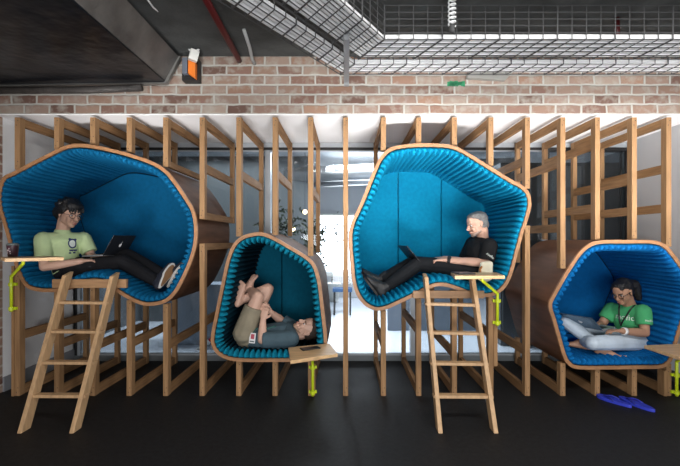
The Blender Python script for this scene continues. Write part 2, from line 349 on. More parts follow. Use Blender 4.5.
for k in (1, 2, 3, 4):
    dense = spline([(xf(a), zf(b)) for a, b in PX[k]], 600)
    Lp = perim(dense); nt_ = round(Lp / .051); SUB = 8; n = nt_ * SUB
    out = resample(dense, 240); PODS[k] = dense
    base = V((sum(p.x for p in out)/240, .45, min(p.y for p in out)))
    root = thing('seating_pod', LAB[k], 'pod', base, 'hexagonal seating pods in the timber frames')
    # outer shell of brown ply with a closed back
    W = .030; inn = offset(out, W); bm = B(); N = len(out)
    def ring(pts, y): return [bm.verts.new((p.x, y, p.y)) for p in pts]
    def strip(a, b):
        for i in range(len(a)): bm.faces.new((a[i], a[(i+1) % len(a)], b[(i+1) % len(a)], b[i]))
    r0, r1, r2, r3 = ring(out, YF+.022), ring(out, YE), ring(inn, YE-.02), ring(inn, YF+.022)
    strip(r0, r1); strip(r2, r3); strip(r3, r0); bm.faces.new(r1); bm.faces.new(r2)
    obj('shell', bm, PLYR if k == 4 else PLYO, root, smooth=False)
    bm = B()
    r0, r1, r2, r3 = ring(out, YF), ring(out, YF+.022), ring(inn, YF+.022), ring(inn, YF)
    strip(r0, r1); strip(r1, r2); strip(r2, r3); strip(r3, r0)
    obj('rim', bm, PLYE, root)
    # channel-tufted liner: one smooth roll per tuft, rolled over the front edge
    start = resample(inn, n); nr = normals_in(start); dep, fr = BUMP[k]; bm = B()
    prof = [(.002,.02),(.006,-.02),(.018,-.034),(.034,-.036),(.050,-.026),(.062,-.004),(.067,.03),(.068,.10),(.068,.25),(.068,.45),(.068,.65),(.068,.80),(.068,.895)]
    rows = []
    for j, (d, y) in enumerate(prof):
        row = []
        for i in range(n):
            u = (i % SUB) / SUB; b_ = abs(math.sin(PI * u)) ** .55
            if y > .85: b_ = 1
            dd = d * (1 - dep * (1 - b_)) if j > 1 else d
            yy = y if y > 0 else y - fr * (b_ - .5) * (1 if j in (2, 3, 4) else .4)
            p = start[i] + nr[i] * dd; row.append(bm.verts.new((p.x, yy, p.y)))
        rows.append(row)
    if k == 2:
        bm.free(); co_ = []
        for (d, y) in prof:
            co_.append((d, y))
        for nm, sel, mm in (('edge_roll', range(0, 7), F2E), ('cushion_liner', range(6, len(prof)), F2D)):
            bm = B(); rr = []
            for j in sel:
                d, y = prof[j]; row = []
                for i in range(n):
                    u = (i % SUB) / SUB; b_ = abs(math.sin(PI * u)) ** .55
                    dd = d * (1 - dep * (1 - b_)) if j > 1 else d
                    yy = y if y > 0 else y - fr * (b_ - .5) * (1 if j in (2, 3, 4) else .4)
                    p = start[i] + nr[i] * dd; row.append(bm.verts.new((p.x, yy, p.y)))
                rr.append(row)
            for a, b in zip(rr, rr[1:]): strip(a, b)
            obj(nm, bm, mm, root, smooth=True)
    else:
        for a, b in zip(rows, rows[1:]): strip(a, b)
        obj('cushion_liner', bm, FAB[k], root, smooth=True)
    # back cushion in vertical panels
    pol = offset(resample(inn, 160), .05 if k in (2, 3) else .076)
    xs = [-99] + [xf(s, .9) for s in SEAMS[k]] + [99]
    for a, b in zip(xs, xs[1:]):
        q = clipx(clipx(pol, b - .003, True), a + .003, False)
        q2 = offset(q, .006); bm = B()
        f0 = [bm.verts.new((p.x, .93, p.y)) for p in q]; f1 = [bm.verts.new((p.x, .893, p.y)) for p in q]; f2 = [bm.verts.new((p.x, .885, p.y)) for p in q2]
        strip(f0, f1); strip(f1, f2); bm.faces.new(f2); bm.faces.new(f0)
        obj('back_panel', bm, FAB[k], root)
    if k in (1, 4):
        bm = B(); q = offset(resample(inn, 160), .004); prism(bm, [V((p.x, .931, p.y)) for p in q], (0, .003, 0)); obj('gap_shade_sheet', bm, BLK, root)  # black sheet stands in for the shade in the gap round the panel
    if k == 1:
        obj('ladder_rest', box(B(), xf(57), xf(130), -.062, -.031, zf(287.2), zf(278.6)), TX, root, bevel=.003)
    if k == 3:
        obj('ladder_rest', box(B(), xf(412), xf(482), -.062, -.031, zf(297.4), zf(290)), TX, root, bevel=.003)

# ---------------------------------------------------------------- timber frames
FX = [17, 56.5, 92.5, 129, 165.5, 202, 238.7, 275, 310.5, 346.3, 383.5, 418.8, 454.5, 491, 527.6, 563, 597.6, 634.5, 669]
YBK = .985
RAILS = {0:[336], 1:[345], 2:[347], 3:[344], 4:[346, 308], 5:[167, 323], 6:[174], 7:[173], 8:[189], 9:[181, 345], 10:[346], 11:[331], 12:[354], 13:[334],
         14:[160, 352], 15:[162, 228], 16:[144, 208], 17:[180, 211], 18:[168, 208]}
WHERE = ['timber frame nearest the left wall, its foot carrying a lime bracket',
 'timber frame second from the left wall, its front post foot hidden behind the left ladder',
 'timber frame third from the left wall, foot post just right of the left ladder rungs',
 'timber frame fourth from the left wall, under the dip of the large left pod',
 'timber frame fifth from the left wall, last one under the large left pod',
 'timber frame touching the right side of the left pod, front post in two pieces',
 'timber frame over the dark teal pod, just left of the grey window mullion',
 'timber frame over the dark teal pod, just right of the grey window mullion',
 'timber frame at the right shoulder of the dark teal pod, with a lime bracket',
 'timber frame seen edge-on as one full-height post between teal and cyan pods',
 'timber frame under the left lobe of the bright cyan pod',
 'timber frame second from the left under the bright cyan pod, left of its ladder',
 'timber frame whose foot stands between the rails of the right ladder',
 'timber frame whose foot carries the lime bracket right of the right ladder',
 'timber frame with full-height post at the right edge of the bright cyan pod',
 'timber frame at the left edge of the royal blue pod, its brown side behind',
 'timber frame second across the royal blue pod, above the blue flip-flops',
 'timber frame third across the royal blue pod, next to last at right',
 'timber frame nearest the right wall, its foot carrying a lime bracket']
def subtract(segs, cut):
    out = []
    for a, b in segs:
        if cut[1] <= a or cut[0] >= b: out.append((a, b))
        else:
            if cut[0] - a > .02: out.append((a, cut[0]))
            if b - cut[1] > .02: out.append((cut[1], b))
    return out
ZT = zf(117.2)
for i, px in enumerate(FX):
    x = xf(px); cuts = []
    for k, pol in PODS.items():
        cs = [c for c in (zcuts(pol, x + d) for d in (-.023, 0, .023)) if c]
        if cs: cuts.append((min(c[0] for c in cs) - .004, max(c[1] for c in cs) + .004))
    if i == 9: cuts = []; x -= .006
    if i == 5: cuts = [(zf(243.5), zf(219))]
    root = thing('timber_frame', WHERE[i], 'frame', (x, .5, 0), 'upright timber frames carrying the pods')
    segs = [(0, ZT)]
    for c in cuts: segs = subtract(segs, c)
    for a, b in segs:
        obj('post', box(B(), x-.022, x+.022, 0, .065, a, b), TZ, root, bevel=.002)
        obj('post', box(B(), x-.022, x+.022, YBK-.05, YBK, a, b), TZ, root, bevel=.002)
    rails = [(ZT-.07, ZT), (0.0, .075)]
    for ry in RAILS[i]: z = zf(ry); rails.append((z-.037, z+.037))
    for c in cuts:                          # trimmers that carry the pod just above and below it
        if i == 5: rails += [(c[1], c[1]+.06), (c[0]-.06, c[0])]
    if i == 4: rails.append((cuts[0][1], cuts[0][1] + .055))
    for a, b in rails:
        if any(a < c[1]-.001 and b > c[0]+.001 for c in cuts): continue
        if a < 0 or b > ZT + .001: continue
        obj('rail', box(B(), x-.0175, x+.0175, .065, YBK-.05, a, b), TY, root, bevel=.002)
    for a, b in segs:                       # dark screw heads on the front face
        for z in (a+.05, b-.05):
            for dx in (-.006, .007): obj('screw', tube(B(), [(x+dx, -.0015, z + dx*3), (x+dx, .002, z + dx*3)], .0038, 8), BLK, root)
    # boards that carry the lime brackets
    if i == 0: obj('bracket_board', box(B(), x-.045, x-.0225, -.006, .075, 0, zf(266)), TZ, root)
    if i == 8: obj('bracket_board', box(B(), x+.0225, x+.04, -.0, .075, 0, zf(364)), TZ, root)
    if i == 13: obj('bracket_board', box(B(), x+.0225, x+.055, -.006, .075, zf(366), zf(299)), TZ, root)
    if i == 18: obj('bracket_board', box(B(), x-.045, x-.0225, -.006, .075, 0, zf(370.5)), TZ, root)

# ---------------------------------------------------------------- ladders
def ladder(lt, lb, rt, rb, label):
    lt, lb, rt, rb = map(V, (lt, lb, rt, rb))
    root = thing('ladder', label, 'ladder', (lb + rb) / 2)
    for a, b in ((lt, lb), (rt, rb)):
        d = (b - a).normalized(); side = V((1, 0, 0)); dep = V((0, .088, 0))
        s = side * .016
        prism_pts = [a - s - dep*.5, a + s - dep*.5, a + s + dep*.5, a - s + dep*.5]
        # top cut square to the rail, foot cut level with the floor
        bm = B(); bt = [b - s - dep*.5, b + s - dep*.5, b + s + dep*.5, b - s + dep*.5]
        tp = [p.copy() for p in prism_pts]
        for p in tp[2:]: p -= d * .03
        va = [bm.verts.new(p) for p in tp]; vb = [bm.verts.new(p) for p in bt]
        bm.faces.new(va); bm.faces.new(vb[::-1])
        for i in range(4): bm.faces.new((va[i], vb[i], vb[(i+1) % 4], va[(i+1) % 4]))
        obj('side_rail', bm, LAD, root, bevel=.003)
    for t in (.2, .4, .6, .8):
        a, b = lt.lerp(lb, t), rt.lerp(rb, t); e = (b - a).normalized()
        obj('rung', beam(B(), a - e*.024, b + e*.024, (0, 1, 0), .058, .022), LAD, root, bevel=.003)
ladder((xf(67.5,-.115), -.115, 1.062), (-2.295, -.655, 0), (xf(114.5,-.115), -.115, 1.056), (-1.93, -.655, 0), 'leaning timber ladder up to the large left pod')
ladder((xf(425.5,-.115), -.115, 1.046), (.66, -.655, 0), (xf(472,-.115), -.115, 1.032), (1.05, -.655, 0), 'leaning timber ladder up to the bright cyan pod')

# ---------------------------------------------------------------- swivel trays on lime brackets
def swivel(corners, ztop, bx, by, bz0, bz1, arm_end, label, collars, tilt_label):
    cs = [V((x, y, ztop - .026)) for x, y in corners]
    root = thing('swivel_tray', label, 'tray', (bx, by, bz0), 'swivel trays on lime brackets')
    obj('tray_top', prism(B(), cs, (0, 0, .026)), TRAY, root, bevel=.003)
    e = V(arm_end)
    br = obj('bracket_tube', tube(B(), [(bx, by, bz0), (bx, by, bz1 - .02), (bx, by, bz1), V((bx, by, bz1)).lerp(e, .9), e, e + V((0,0,.03))], .0125, 12), LIME, root, smooth=True)
    for z in collars:
        c = obj('collar', lathe(B(), (bx, by, z-.014), [(.012,0),(.021,0),(.021,.028),(.012,.028)], 16), LIME, root)
        obj('fixing_plate', box(B(), bx-.034, bx+.034, by+.012, by+.030, z-.012, z+.012), LIME, root)
    obj('swivel_plate', lathe(B(), (e.x, e.y, ztop-.034), [(.045,0),(.045,.0075)], 20), LIME, root)
dz = lambda c, h, w=1.0: [(c[0]+h*math.cos(a), c[1]+h*w*math.sin(a)) for a in (0, PI/2, PI, 3*PI/2)]
swivel([(-2.225,-.34), (-2.47,-.075), (-2.775,-.28), (-2.51,-.56)], 1.222, xf(14.5), -.035, zf(311), zf(276), (-2.60, -.27, 1.168), 'oak tray at far left with a dark cup standing on it', [zf(284), zf(308)], '')
swivel([(-.479,-.188), (-.146,-.05), (-.068,-.374), (-.411,-.565)], .472, xf(313), -.033, zf(394.5), zf(362.5), (-.275,-.29,.42), 'oak tray in front of the dark teal pod with a phone lying on it', [zf(366.5), zf(391)], '')
swivel([(.832,-.42), (1.225,-.40), (1.275,-.075), (.885,-.085)], 1.082, xf(496), -.035, zf(325), zf(293), (1.10,-.24,1.03), 'oak tray at the bright cyan pod above the top of the right ladder', [zf(300.5), zf(322)], '')
swivel([(2.50,-.12), (2.875,-.06), (2.935,-.43), (2.52,-.49)], .472, xf(673.5), -.035, zf(394.5), zf(360), (2.72,-.29,.42), 'oak tray at far right in front of the royal blue pod', [zf(374), zf(391)], '')
# things on the trays
c = V((-2.685,-.27,1.222)); t = thing('cup', 'dark takeaway cup with a pale print on the far left tray', 'cup', c)
obj('cup_body', lathe(B(), c, [(.030,0),(.032,.002),(.041,.088),(.041,.092),(.036,.092),(.030,.02)], 24), mat('cup_dark', (.012,.010,.010), .4, col2=(.06,.015,.03), scale=18), t, smooth=True)
obj('cup_lid', lathe(B(), c + V((0,0,.092)), [(.043,0),(.043,.006),(.037,.010),(.034,.018),(.004,.018)], 24), mat('cup_lid_grey', (.14,.17,.17), .4), t, smooth=True)
bm = B()
for (u, v, w) in ((-1.75,.052,.016), (-1.35,.044,.013), (-1.9,.032,.012), (-1.5,.066,.010), (-1.3,.028,.010)):
    rr = .0335 + .009 * v / .088 + .0016; pts = [c + V((math.cos(u + dx)*rr, math.sin(u + dx)*rr, v + dz_)) for dx, dz_ in ((-w*12,0), (0,-w*.6), (w*12,0), (0,w*.6))]
    bm.faces.new([bm.verts.new(p) for p in pts])
obj('cup_print', bm, mat('cup_print_pink', (.62,.52,.52), .5), t)
def slab(name, label, cat, c, ang, l, w, h, m, scr=None):
    c = V(c); t = thing(name, label, cat, c); ax = V((math.cos(ang), math.sin(ang), 0)); ay = V((-ax.y, ax.x, 0))
    obj('case', prism(B(), [c + ax*l/2*a + ay*w/2*b for a, b in ((-1,-1),(1,-1),(1,1),(-1,1))], (0,0,h)), m, t, bevel=.003)
    obj('screen', prism(B(), [c + V((0,0,h)) + ax*l/2*.94*a + ay*w/2*.92*b for a, b in ((-1,-1),(1,-1),(1,1),(-1,1))], (0,0,.0008)), scr or mat('phone_glass', (.006,.006,.007), .35), t)
slab('phone', 'black phone lying on the oak tray of the dark teal pod', 'phone', (-.295,-.235,.4722), .45, .155, .075, .009, BLK)
slab('tablet', 'dark slim tablet lying on the tray of the bright cyan pod', 'tablet', (.955,-.21,1.0822), .1, .14, .18, .009, mat('tablet_case', (.03,.03,.033), .4), mat('tablet_screen', (.10,.10,.11), .3))

# ---------------------------------------------------------------- flip-flops
FLIP = mat('flip_flop_blue', (.035,.055,.55), .5); FLIPD = mat('flip_flop_strap', (.02,.03,.32), .45)
def flipflop(heel, toe, label, sgn):
    heel, toe = V((*heel, 0)), V((*toe, 0)); d = (toe - heel); Ln = d.length; d.normalize(); s = V((-d.y, d.x, 0))
    t = thing('flip_flop', label, 'flip-flop', (heel + toe)/2, 'blue flip-flops on the floor')
    pts = []
    for k in range(40):
        a = 2*PI*k/40; u = -math.cos(a); w = .044 + .010*u
        pts.append((heel + toe)/2 + d*u*Ln/2 + s*math.sin(a)*w*(1 + .12*math.sin(2.2*u)*sgn))
    obj('sole', prism(B(), pts, (0,0,.024)), FLIP, t, bevel=.003)
    c0 = heel + d*Ln*.80 + V((0,0,.022)); bm = B()
    for e in (-1, 1):
        end = heel + d*Ln*.42 + s*e*.042 + V((0,0,.021)); mid = (c0 + end)/2 + V((0,0,.032)) + s*e*.010
        pp = [c0.lerp(mid, q).lerp(mid.lerp(end, q), q) for q in [j/8 for j in range(9)]]
        tube(bm, pp, .0065, 8)
    obj('strap', bm, FLIPD, t, smooth=True)
flipflop((2.30,-.262), (2.175,-.005), 'blue flip-flop lying on the floor, the left one of the pair', 1)
flipflop((2.425,-.345), (2.335,-.055), 'blue flip-flop lying on the floor, the right one of the pair', -1)

# ---------------------------------------------------------------- ceiling services
def tag1(o, label, cat, base, group=None): tag(o, label, cat, group); return rebase(o, base)
t = thing('ventilation_duct', 'big black wrapped ventilation duct under the ceiling at upper left', 'duct', (-2.6, -1.5, 2.7))
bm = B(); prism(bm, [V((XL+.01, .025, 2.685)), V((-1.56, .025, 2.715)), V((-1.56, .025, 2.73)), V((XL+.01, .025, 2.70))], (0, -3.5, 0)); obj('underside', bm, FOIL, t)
bm = B(); prism(bm, [V((XL+.01, .02, 2.7005)), V((-1.56, .02, 2.7305)), V((-1.44, .02, 2.93)), V((-1.47, .02, 2.955)), V((XL+.01, .02, 2.955))], (0, -3.5, 0)); obj('duct_body', bm, DUCTG, t)
for y in (-.05,): 
    bm = B(); prism(bm, [V((XL+.01, y, 2.675)), V((-1.545, y, 2.700)), V((-1.425, y, 2.935)), V((-1.44, y, 2.936)), V((-1.565, y, 2.712)), V((XL+.01, y, 2.687))], (0, .035, 0)); obj('flange', bm, mat('flange_steel', (.22,.22,.21), .4, metal=.6), t)
o = obj('duct_branch', tube(B(), [(XL+.05, -.05, 2.64), (-2.2, -.06, 2.64), (-1.75, -.06, 2.66)], .03, 12), mat('dull_wrap', (.05,.045,.042), .6, .4, 12, bump=.6, bscale=25), smooth=True); tag1(o, 'thin black wrapped pipe under the big duct along the brick wall', 'pipe', (-2.3,-.06,2.6))
o = obj('fire_pipe', tube(B(), [(-.938, .02, 2.925), (-.935, -.05, 2.925), (-.90, -1.6, 2.925)], .024, 14), REDP, smooth=True); tag1(o, 'dark red fire pipe running along the ceiling at left of the trays', 'pipe', (-.92,-.8,2.9))
o = obj('conduit', tube(B(), [(xf(254), .028, 2.90), (xf(252.5,-.02), -.03, 2.915), (-.80, -.18, 2.948), (-.78, -.45, 2.955)], .014, 12), mat('grey_conduit', (.34,.35,.35), .5), smooth=True); tag1(o, 'short white conduit bent from brick wall to ceiling', 'conduit', (-.8,-.2,2.94))
o = obj('ceiling_wire', tube(B(), [P(191, 42, -.14), P(180, 28, -.3), (-1.33,-.75, 2.957), (-1.28,-1.6, 2.957)], .006, 8), CABW, smooth=True); tag1(o, 'thin pale wire running over the ceiling to the junction box', 'wire', (-1.3,-.7,2.95))
c = P(193.5, 56, -.12); t = thing('junction_box', 'small white junction box hanging on looped cables beside the duct end', 'box', c)
bm = B(); box(bm, c.x-.036, c.x+.036, -.165, -.10, c.z-.045, c.z+.045); bmesh.ops.rotate(bm, verts=bm.verts[:], cent=c, matrix=Matrix.Rotation(.25, 3, 'Y') @ Matrix.Rotation(.5, 3, 'Z')); obj('box_body', bm, WPL, t, bevel=.006)
for dx in (-.028, .026):
    pts = [c + V((dx*.5, 0, .04))] + [c + V((dx*(1 + .9*math.sin(a)), .02*math.sin(a*2), .045 + .105*a/PI)) for a in [PI*j/8 for j in range(1, 9)]]
    obj('cable', tube(B(), pts, .009, 8), CABW, t, smooth=True)
c = P(188.5, 68, -.10); t = thing('alarm_unit', 'orange and slate alarm unit fixed beside the duct end above the brick', 'alarm', c)
obj('back_plate', box(B(), c.x-.075, c.x+.065, -.05, .030, c.z-.085, c.z+.10), BLK, t)
obj('slate_cover', box(B(), c.x-.055, c.x-.012, -.10, -.05, c.z-.045, c.z+.09), SLATE, t, bevel=.004)
bm = B(); prism(bm, [V((c.x-.006,-.10,c.z-.045)), V((c.x+.056,-.10,c.z-.085)), V((c.x+.056,-.10,c.z+.05)), V((c.x-.006,-.10,c.z+.075))], (0,.05,0)); obj('orange_cover', bm, ORG, t, bevel=.004)
# basket cable trays: straight run along the wall, then a diagonal towards the camera
def mitre(path, off):
    d1 = (path[1] - path[0]).normalized(); d2 = (path[2] - path[1]).normalized(); n1 = V((-d1.y, d1.x)); n2 = V((-d2.y, d2.x)); m = (n1 + n2).normalized()
    return [path[0] + n1*off, path[1] + m*off/m.dot(n1), path[2] + n2*off]
DG = V((-.54, -.84))
def tray_run(cor, width, zb, hn, hf, label, ncab, cabgroup, nlong, words, far=3.02):
    cor = V(cor); path = [cor + DG*2.3, cor, V((far, cor.y))]; w = width/2
    t = thing('cable_tray', label, 'cable tray', (cor.x, cor.y, zb)); bm = B()
    def line(off, z):
        p = mitre(path, off); tube(bm, [V((q.x, q.y, z)) for q in p], .0036, 6)
    for k in range(nlong + 1): line(-w + width*k/nlong, zb)
    for z in hn: line(-w, zb + z)
    for z in hf: line(w, zb + z)
    hn_ = max(hn); hf_ = max(hf)
    tn, tf = mitre(path, -w), mitre(path, w)
    for a, b in ((0, 1), (1, 2)):
        L_ = (path[b] - path[a]).length; m_ = int(L_ / .098)
        for k in range(m_ + 1):
            q = k / m_; p0, p1 = tn[a].lerp(tn[b], q), tf[a].lerp(tf[b], q)
            tube(bm, [V((p0.x, p0.y, zb+hn_)), V((p0.x, p0.y, zb)), V((p1.x, p1.y, zb)), V((p1.x, p1.y, zb+hf_))], .0036 if k % 4 else .0055, 6)
    obj('wire_mesh', bm, WIRE, t)
    for k in range(ncab):
        off = -w + width*(k + .5)/ncab; p = mitre(path, off); r = width/ncab*.33; pts = []
        for a, b in ((0, 1), (1, 2)):
            for j in range(12):
                q = p[a].lerp(p[b], j/12); pts.append(V((q.x, q.y, zb + .005 + r + R.uniform(0, .004))))
        pts.append(V((p[2].x, p[2].y, zb + .005 + r)))
        o = obj('cable', tube(B(), pts, r, 10), CABW, smooth=True)
        tag1(o, 'thick white cable lying in the ' + words[0] + ' basket tray, ' + ORD[k], 'cable', (cor.x, cor.y, zb), cabgroup)
ORD = ['nearest the camera', 'second from the camera side', 'in its middle', 'second from the wall side', 'nearest the wall']
tray_run((.17, -.71), .30, 2.685, (.045, .09, .135, .18, .225), (.05,), 'wide wire basket cable tray under the ceiling, the nearer and wider one', 5, 'white cables in the wide basket tray', 5, ('wide',))
ORD = ['on its camera side', 'in its middle', 'on its wall side']
tray_run((.005, -.375), .20, 2.685, (.05,), (.05,), 'narrow wire basket cable tray hung closest to the brick wall', 3, 'white cables in the narrow basket tray', 3, ('narrow',))
t = thing('tray_hanger', 'grey strut bracket hanging from the ceiling under the basket tray corner', 'bracket', (0, -.2, 2.62))
obj('upright', box(B(), -.021, .021, -.225, -.195, 2.62, ZC), mat('galvanised', (.30,.31,.32), .45, metal=.5), t)
obj('arm', box(B(), -.02, .02, -.95, -.225, 2.64, 2.673), mat('galvanised', (.30,.31,.32), .45, metal=.5), t)
obj('hanger_rod', box(B(), -.012, .012, -.93, -.906, 2.673, ZC), mat('galvanised', (.30,.31,.32), .45, metal=.5), t)
c = P(452, 26, -.95); pts = [V((c.x + .022*math.cos(a), -.95 + .022*math.sin(a), c.z + .0044*a)) for a in [j*.4 for j in range(112)]]
t = thing('coiled_cord', 'white coiled cord hanging down by the wide basket tray', 'cord', (c.x, -.95, c.z))
obj('coil', tube(B(), pts, .0055, 6), CABW, t, smooth=True); obj('plug', lathe(B(), (c.x, -.95, c.z-.045), [(.012,0),(.019,.008),(.019,.045),(.01,.05)], 12), WIRE, t)
c = P(617, 47, -.60); t = thing('sprinkler', 'red sprinkler drop pipe hanging through the basket tray at upper right', 'sprinkler', (c.x, -.6, c.z))
obj('drop_pipe', tube(B(), [(c.x, -.60, c.z+.05), (c.x, -.60, ZC)], .019, 12), REDP, t, smooth=True)
obj('sprinkler_head', lathe(B(), (c.x, -.60, c.z-.02), [(.020,0),(.022,.004),(.008,.01),(.010,.04),(.016,.05),(.016,.072)], 14), WPL, t)
o = obj('wall_bracket', prism(B(), [V((xf(470), .028, zf(71))), V((xf(514), .028, zf(71))), V((xf(505), .028, zf(80.5))), V((xf(466), .028, zf(78.5)))], (0, -.05, 0)), mat('bracket_steel', (.30,.30,.28), .5, metal=.4), bevel=.003); tag1(o, 'grey folded steel plate fixed to the brick wall under the trays', 'bracket', (1.25, .03, 2.8))
bm = B()
for k in range(7):
    x0 = xf(448 + k*2.4); pts = [V((x0 + R.uniform(-.004,.004), .0285, zf(84.5 + R.uniform(-1,1)))), V((xf(451.5 + k*2.4), .0285, zf(85 + R.uniform(-1,.8)))), V((xf(452 + k*2.3), .0285, zf(80.3 + R.uniform(-1,1)))), V((x0, .0285, zf(80.5 + R.uniform(-1,1))))]
    prism(bm, pts, (0, -.0012, 0))
o = obj('paint_patch', bm, mat('green_paint', (.03,.24,.11), .7, .4, 30)); tag1(o, 'patch of old green paint on a brick under the grey plate', 'paint patch', (xf(457), .028, zf(85)))
# dark slab beams above the trays
for k, (y0, y1) in enumerate(((-1.75, -1.35),)):
    struct('trim_%d' % (5+k), box(B(), .3, XR, y0, y1, 2.86, ZC), mat('dark_beam', (.03,.032,.035), .7))

# ---------------------------------------------------------------- people
def ell(c, r, rot=None, sub=2):
    bm = bmesh.new(); bmesh.ops.create_icosphere(bm, subdivisions=sub, radius=1)
    M = (rot.to_4x4() if rot else Matrix.Identity(4)); pts = [V(c) + (M @ V((v.co.x*r[0], v.co.y*r[1], v.co.z*r[2]))) for v in bm.verts]; bm.free(); return pts
ELL = ell
def sph(c, r, sub=2): return ell(c, (r, r, r), None, sub)
def disc(c, d, r, n=20):
    d = V(d).normalized(); u = d.orthogonal().normalized(); v = d.cross(u)
    return [V(c) + (u*math.cos(2*PI*k/n) + v*math.sin(2*PI*k/n))*r for k in range(n)]
def hull(bm, pts):
    vs = [bm.verts.new(p) for p in pts]
    r = bmesh.ops.convex_hull(bm, input=vs, use_existing_faces=False)
    bad = list({g for g in r['geom_interior'] + r['geom_unused'] if isinstance(g, bmesh.types.BMVert) and g.is_valid})
    bmesh.ops.delete(bm, geom=bad, context='VERTS')
def cap(bm, p0, r0, p1, r1): hull(bm, sph(p0, r0) + sph(p1, r1))
def cone(bm, p0, r0, p1, r1):
    """round start, flat cut end"""
    d = V(p1) - V(p0); hull(bm, sph(p0, r0) + disc(p1, d, r1))
def fuse(name, bm, m, parent, voxel=.006, sm=4):
    me = bpy.data.meshes.new(name); bm.to_mesh(me); bm.free()
    o = bpy.data.objects.new(name, me); COL.objects.link(o)
    r = o.modifiers.new('r', 'REMESH'); r.mode = 'VOXEL'; r.voxel_size = voxel
    s = o.modifiers.new('s', 'SMOOTH'); s.factor = .5; s.iterations = sm
    dg = bpy.context.evaluated_depsgraph_get(); new = bpy.data.meshes.new_from_object(o.evaluated_get(dg))
    o.modifiers.clear(); o.data = new; bpy.data.meshes.remove(me); new.name = name
    new.materials.clear(); new.materials.append(m)
    for p in new.polygons: p.use_smooth = True
    if parent is not None:
        new.transform(Matrix.Translation(-world_base(parent))); o.parent = parent
    return o
def frame(f, u):
    f = V(f).normalized(); u = V(u); r = f.cross(u).normalized(); u = r.cross(f).normalized()
    return Matrix((r, f, u)).transposed()        # columns: right, forward, up
def hand(bm, W, d, n, thumb, curl=.45, size=1.0, spread=1.0):
    """W wrist, d finger direction, n out of the palm, thumb = side (+1/-1 along d x n)"""
    d = V(d).normalized(); n = V(n); n = (n - d*n.dot(d)).normalized(); s = d.cross(n); W = V(W); k = size
    rot = Matrix((s, d, n)).transposed()
    hull(bm, ell(W + d*.012*k, (.026*k, .018*k, .019*k), rot) + ell(W + d*.078*k, (.040*k, .016*k, .0135*k), rot))
    for off, ln, r in ((.030, .068, .0085), (.010, .078, .0090), (-.010, .073, .0088), (-.029, .057, .0078)):
        p = W + d*(.084 - abs(off)*.25)*k + s*off*thumb*k; dd = d + s*off*thumb*spread*3; dd.normalize(); a = curl*.5; ps = [p - d*.012*k]; q = p
        for j, fr in enumerate((.45, .32, .23)):
            v = dd*math.cos(a) + n*math.sin(a); q = q + v*ln*fr*k; ps.append(q); a += curl*1.1
        rs = [r*1.05*k, r*k, r*.92*k, r*.75*k]
        for j in range(3): cap(bm, ps[j], rs[j], ps[j+1], rs[j+1])
    p = W + d*.022*k + s*thumb*.024*k; v1 = (d*.55 + s*thumb*.72 + n*.35).normalized(); v2 = (d*.85 + s*thumb*.25 + n*.4).normalized()
    cap(bm, p, .0125*k, p + v1*.038*k, .0110*k); cap(bm, p + v1*.038*k, .0108*k, p + v1*.038*k + v2*.030*k, .0085*k)
def foot(bm, A, td, nd, side, shod=False):
    """A ankle, td heel-to-toe direction, nd out through the sole"""
    td = V(td).normalized(); nd = V(nd); nd = (nd - td*nd.dot(td)).normalized(); s = td.cross(nd); A = V(A); rot = Matrix((s, td, nd)).transposed()
    heel = A - td*.045 + nd*.045; ball = A + td*.115 + nd*.058
    hull(bm, sph(A, .036) + ell(heel, (.030, .032, .030), rot) + ell(A + td*.05 + nd*.035, (.034,.03,.034), rot))
    if shod: return
    hull(bm, ell(A + td*.03 + nd*.03, (.033,.04,.034), rot) + ell(ball, (.043, .03, .017), rot))
    hull(bm, ell(heel, (.029,.030,.026), rot) + ell(ball, (.040,.03,.016), rot))
    for k, (o_, ln, r) in enumerate(((.030,.062,.0135), (.011,.058,.0100), (-.005,.052,.0092), (-.020,.045,.0086), (-.033,.036,.0080))):
        p = ball + s*o_*side
        cap(bm, p + td*.008, r, p + td*ln*.8 - nd*.004, r*.95)
def shoe(name, A, td, nd, parent, upper, sole, boot=False, tread=None):
    td = V(td).normalized(); nd = V(nd); nd = (nd - td*nd.dot(td)).normalized(); s = td.cross(nd); A = V(A); rot = Matrix((s, td, nd)).transposed()
    heel = A - td*.048 + nd*.05; ball = A + td*.115 + nd*.056; toe = A + td*.175 + nd*.062; bm = B(); kb = 1.18 if boot else 1.0
    def ell(c, r, rot=None, sub=2): return ELL(c, tuple(a*kb for a in r), rot, sub)
    hull(bm, ell(heel, (.039,.036,.034), rot) + ell(A + td*.06 + nd*.03, (.042,.03,.045), rot) + sph(A - nd*.005, .046))
    hull(bm, ell(A + td*.05 + nd*.03, (.041,.04,.042), rot) + ell(ball, (.050,.04,.028), rot) + ell(toe, (.040,.025,.020), rot))
    if boot: cap(bm, A, .050, A - nd*.085 , .052)
    u = fuse(name, bm, upper, parent, .007, 3)
    pts = []
    for k in range(28):
        a = 2*PI*k/28; q = -math.cos(a); w = .042 + .010*q - .008*(q < -.2)
        pts.append(A + td*(.063 + q*.138) + s*math.sin(a)*w + nd*.074)
    obj('sole', prism(B(), pts, nd*.022), sole, u, bevel=.004)
    if tread:
        c = A + td*.063 + nd*.0962; obj('tread', prism(B(), [c + (p - c - nd*((p-c).dot(nd)))*.84 for p in pts], nd*.002), tread, u)
    return u
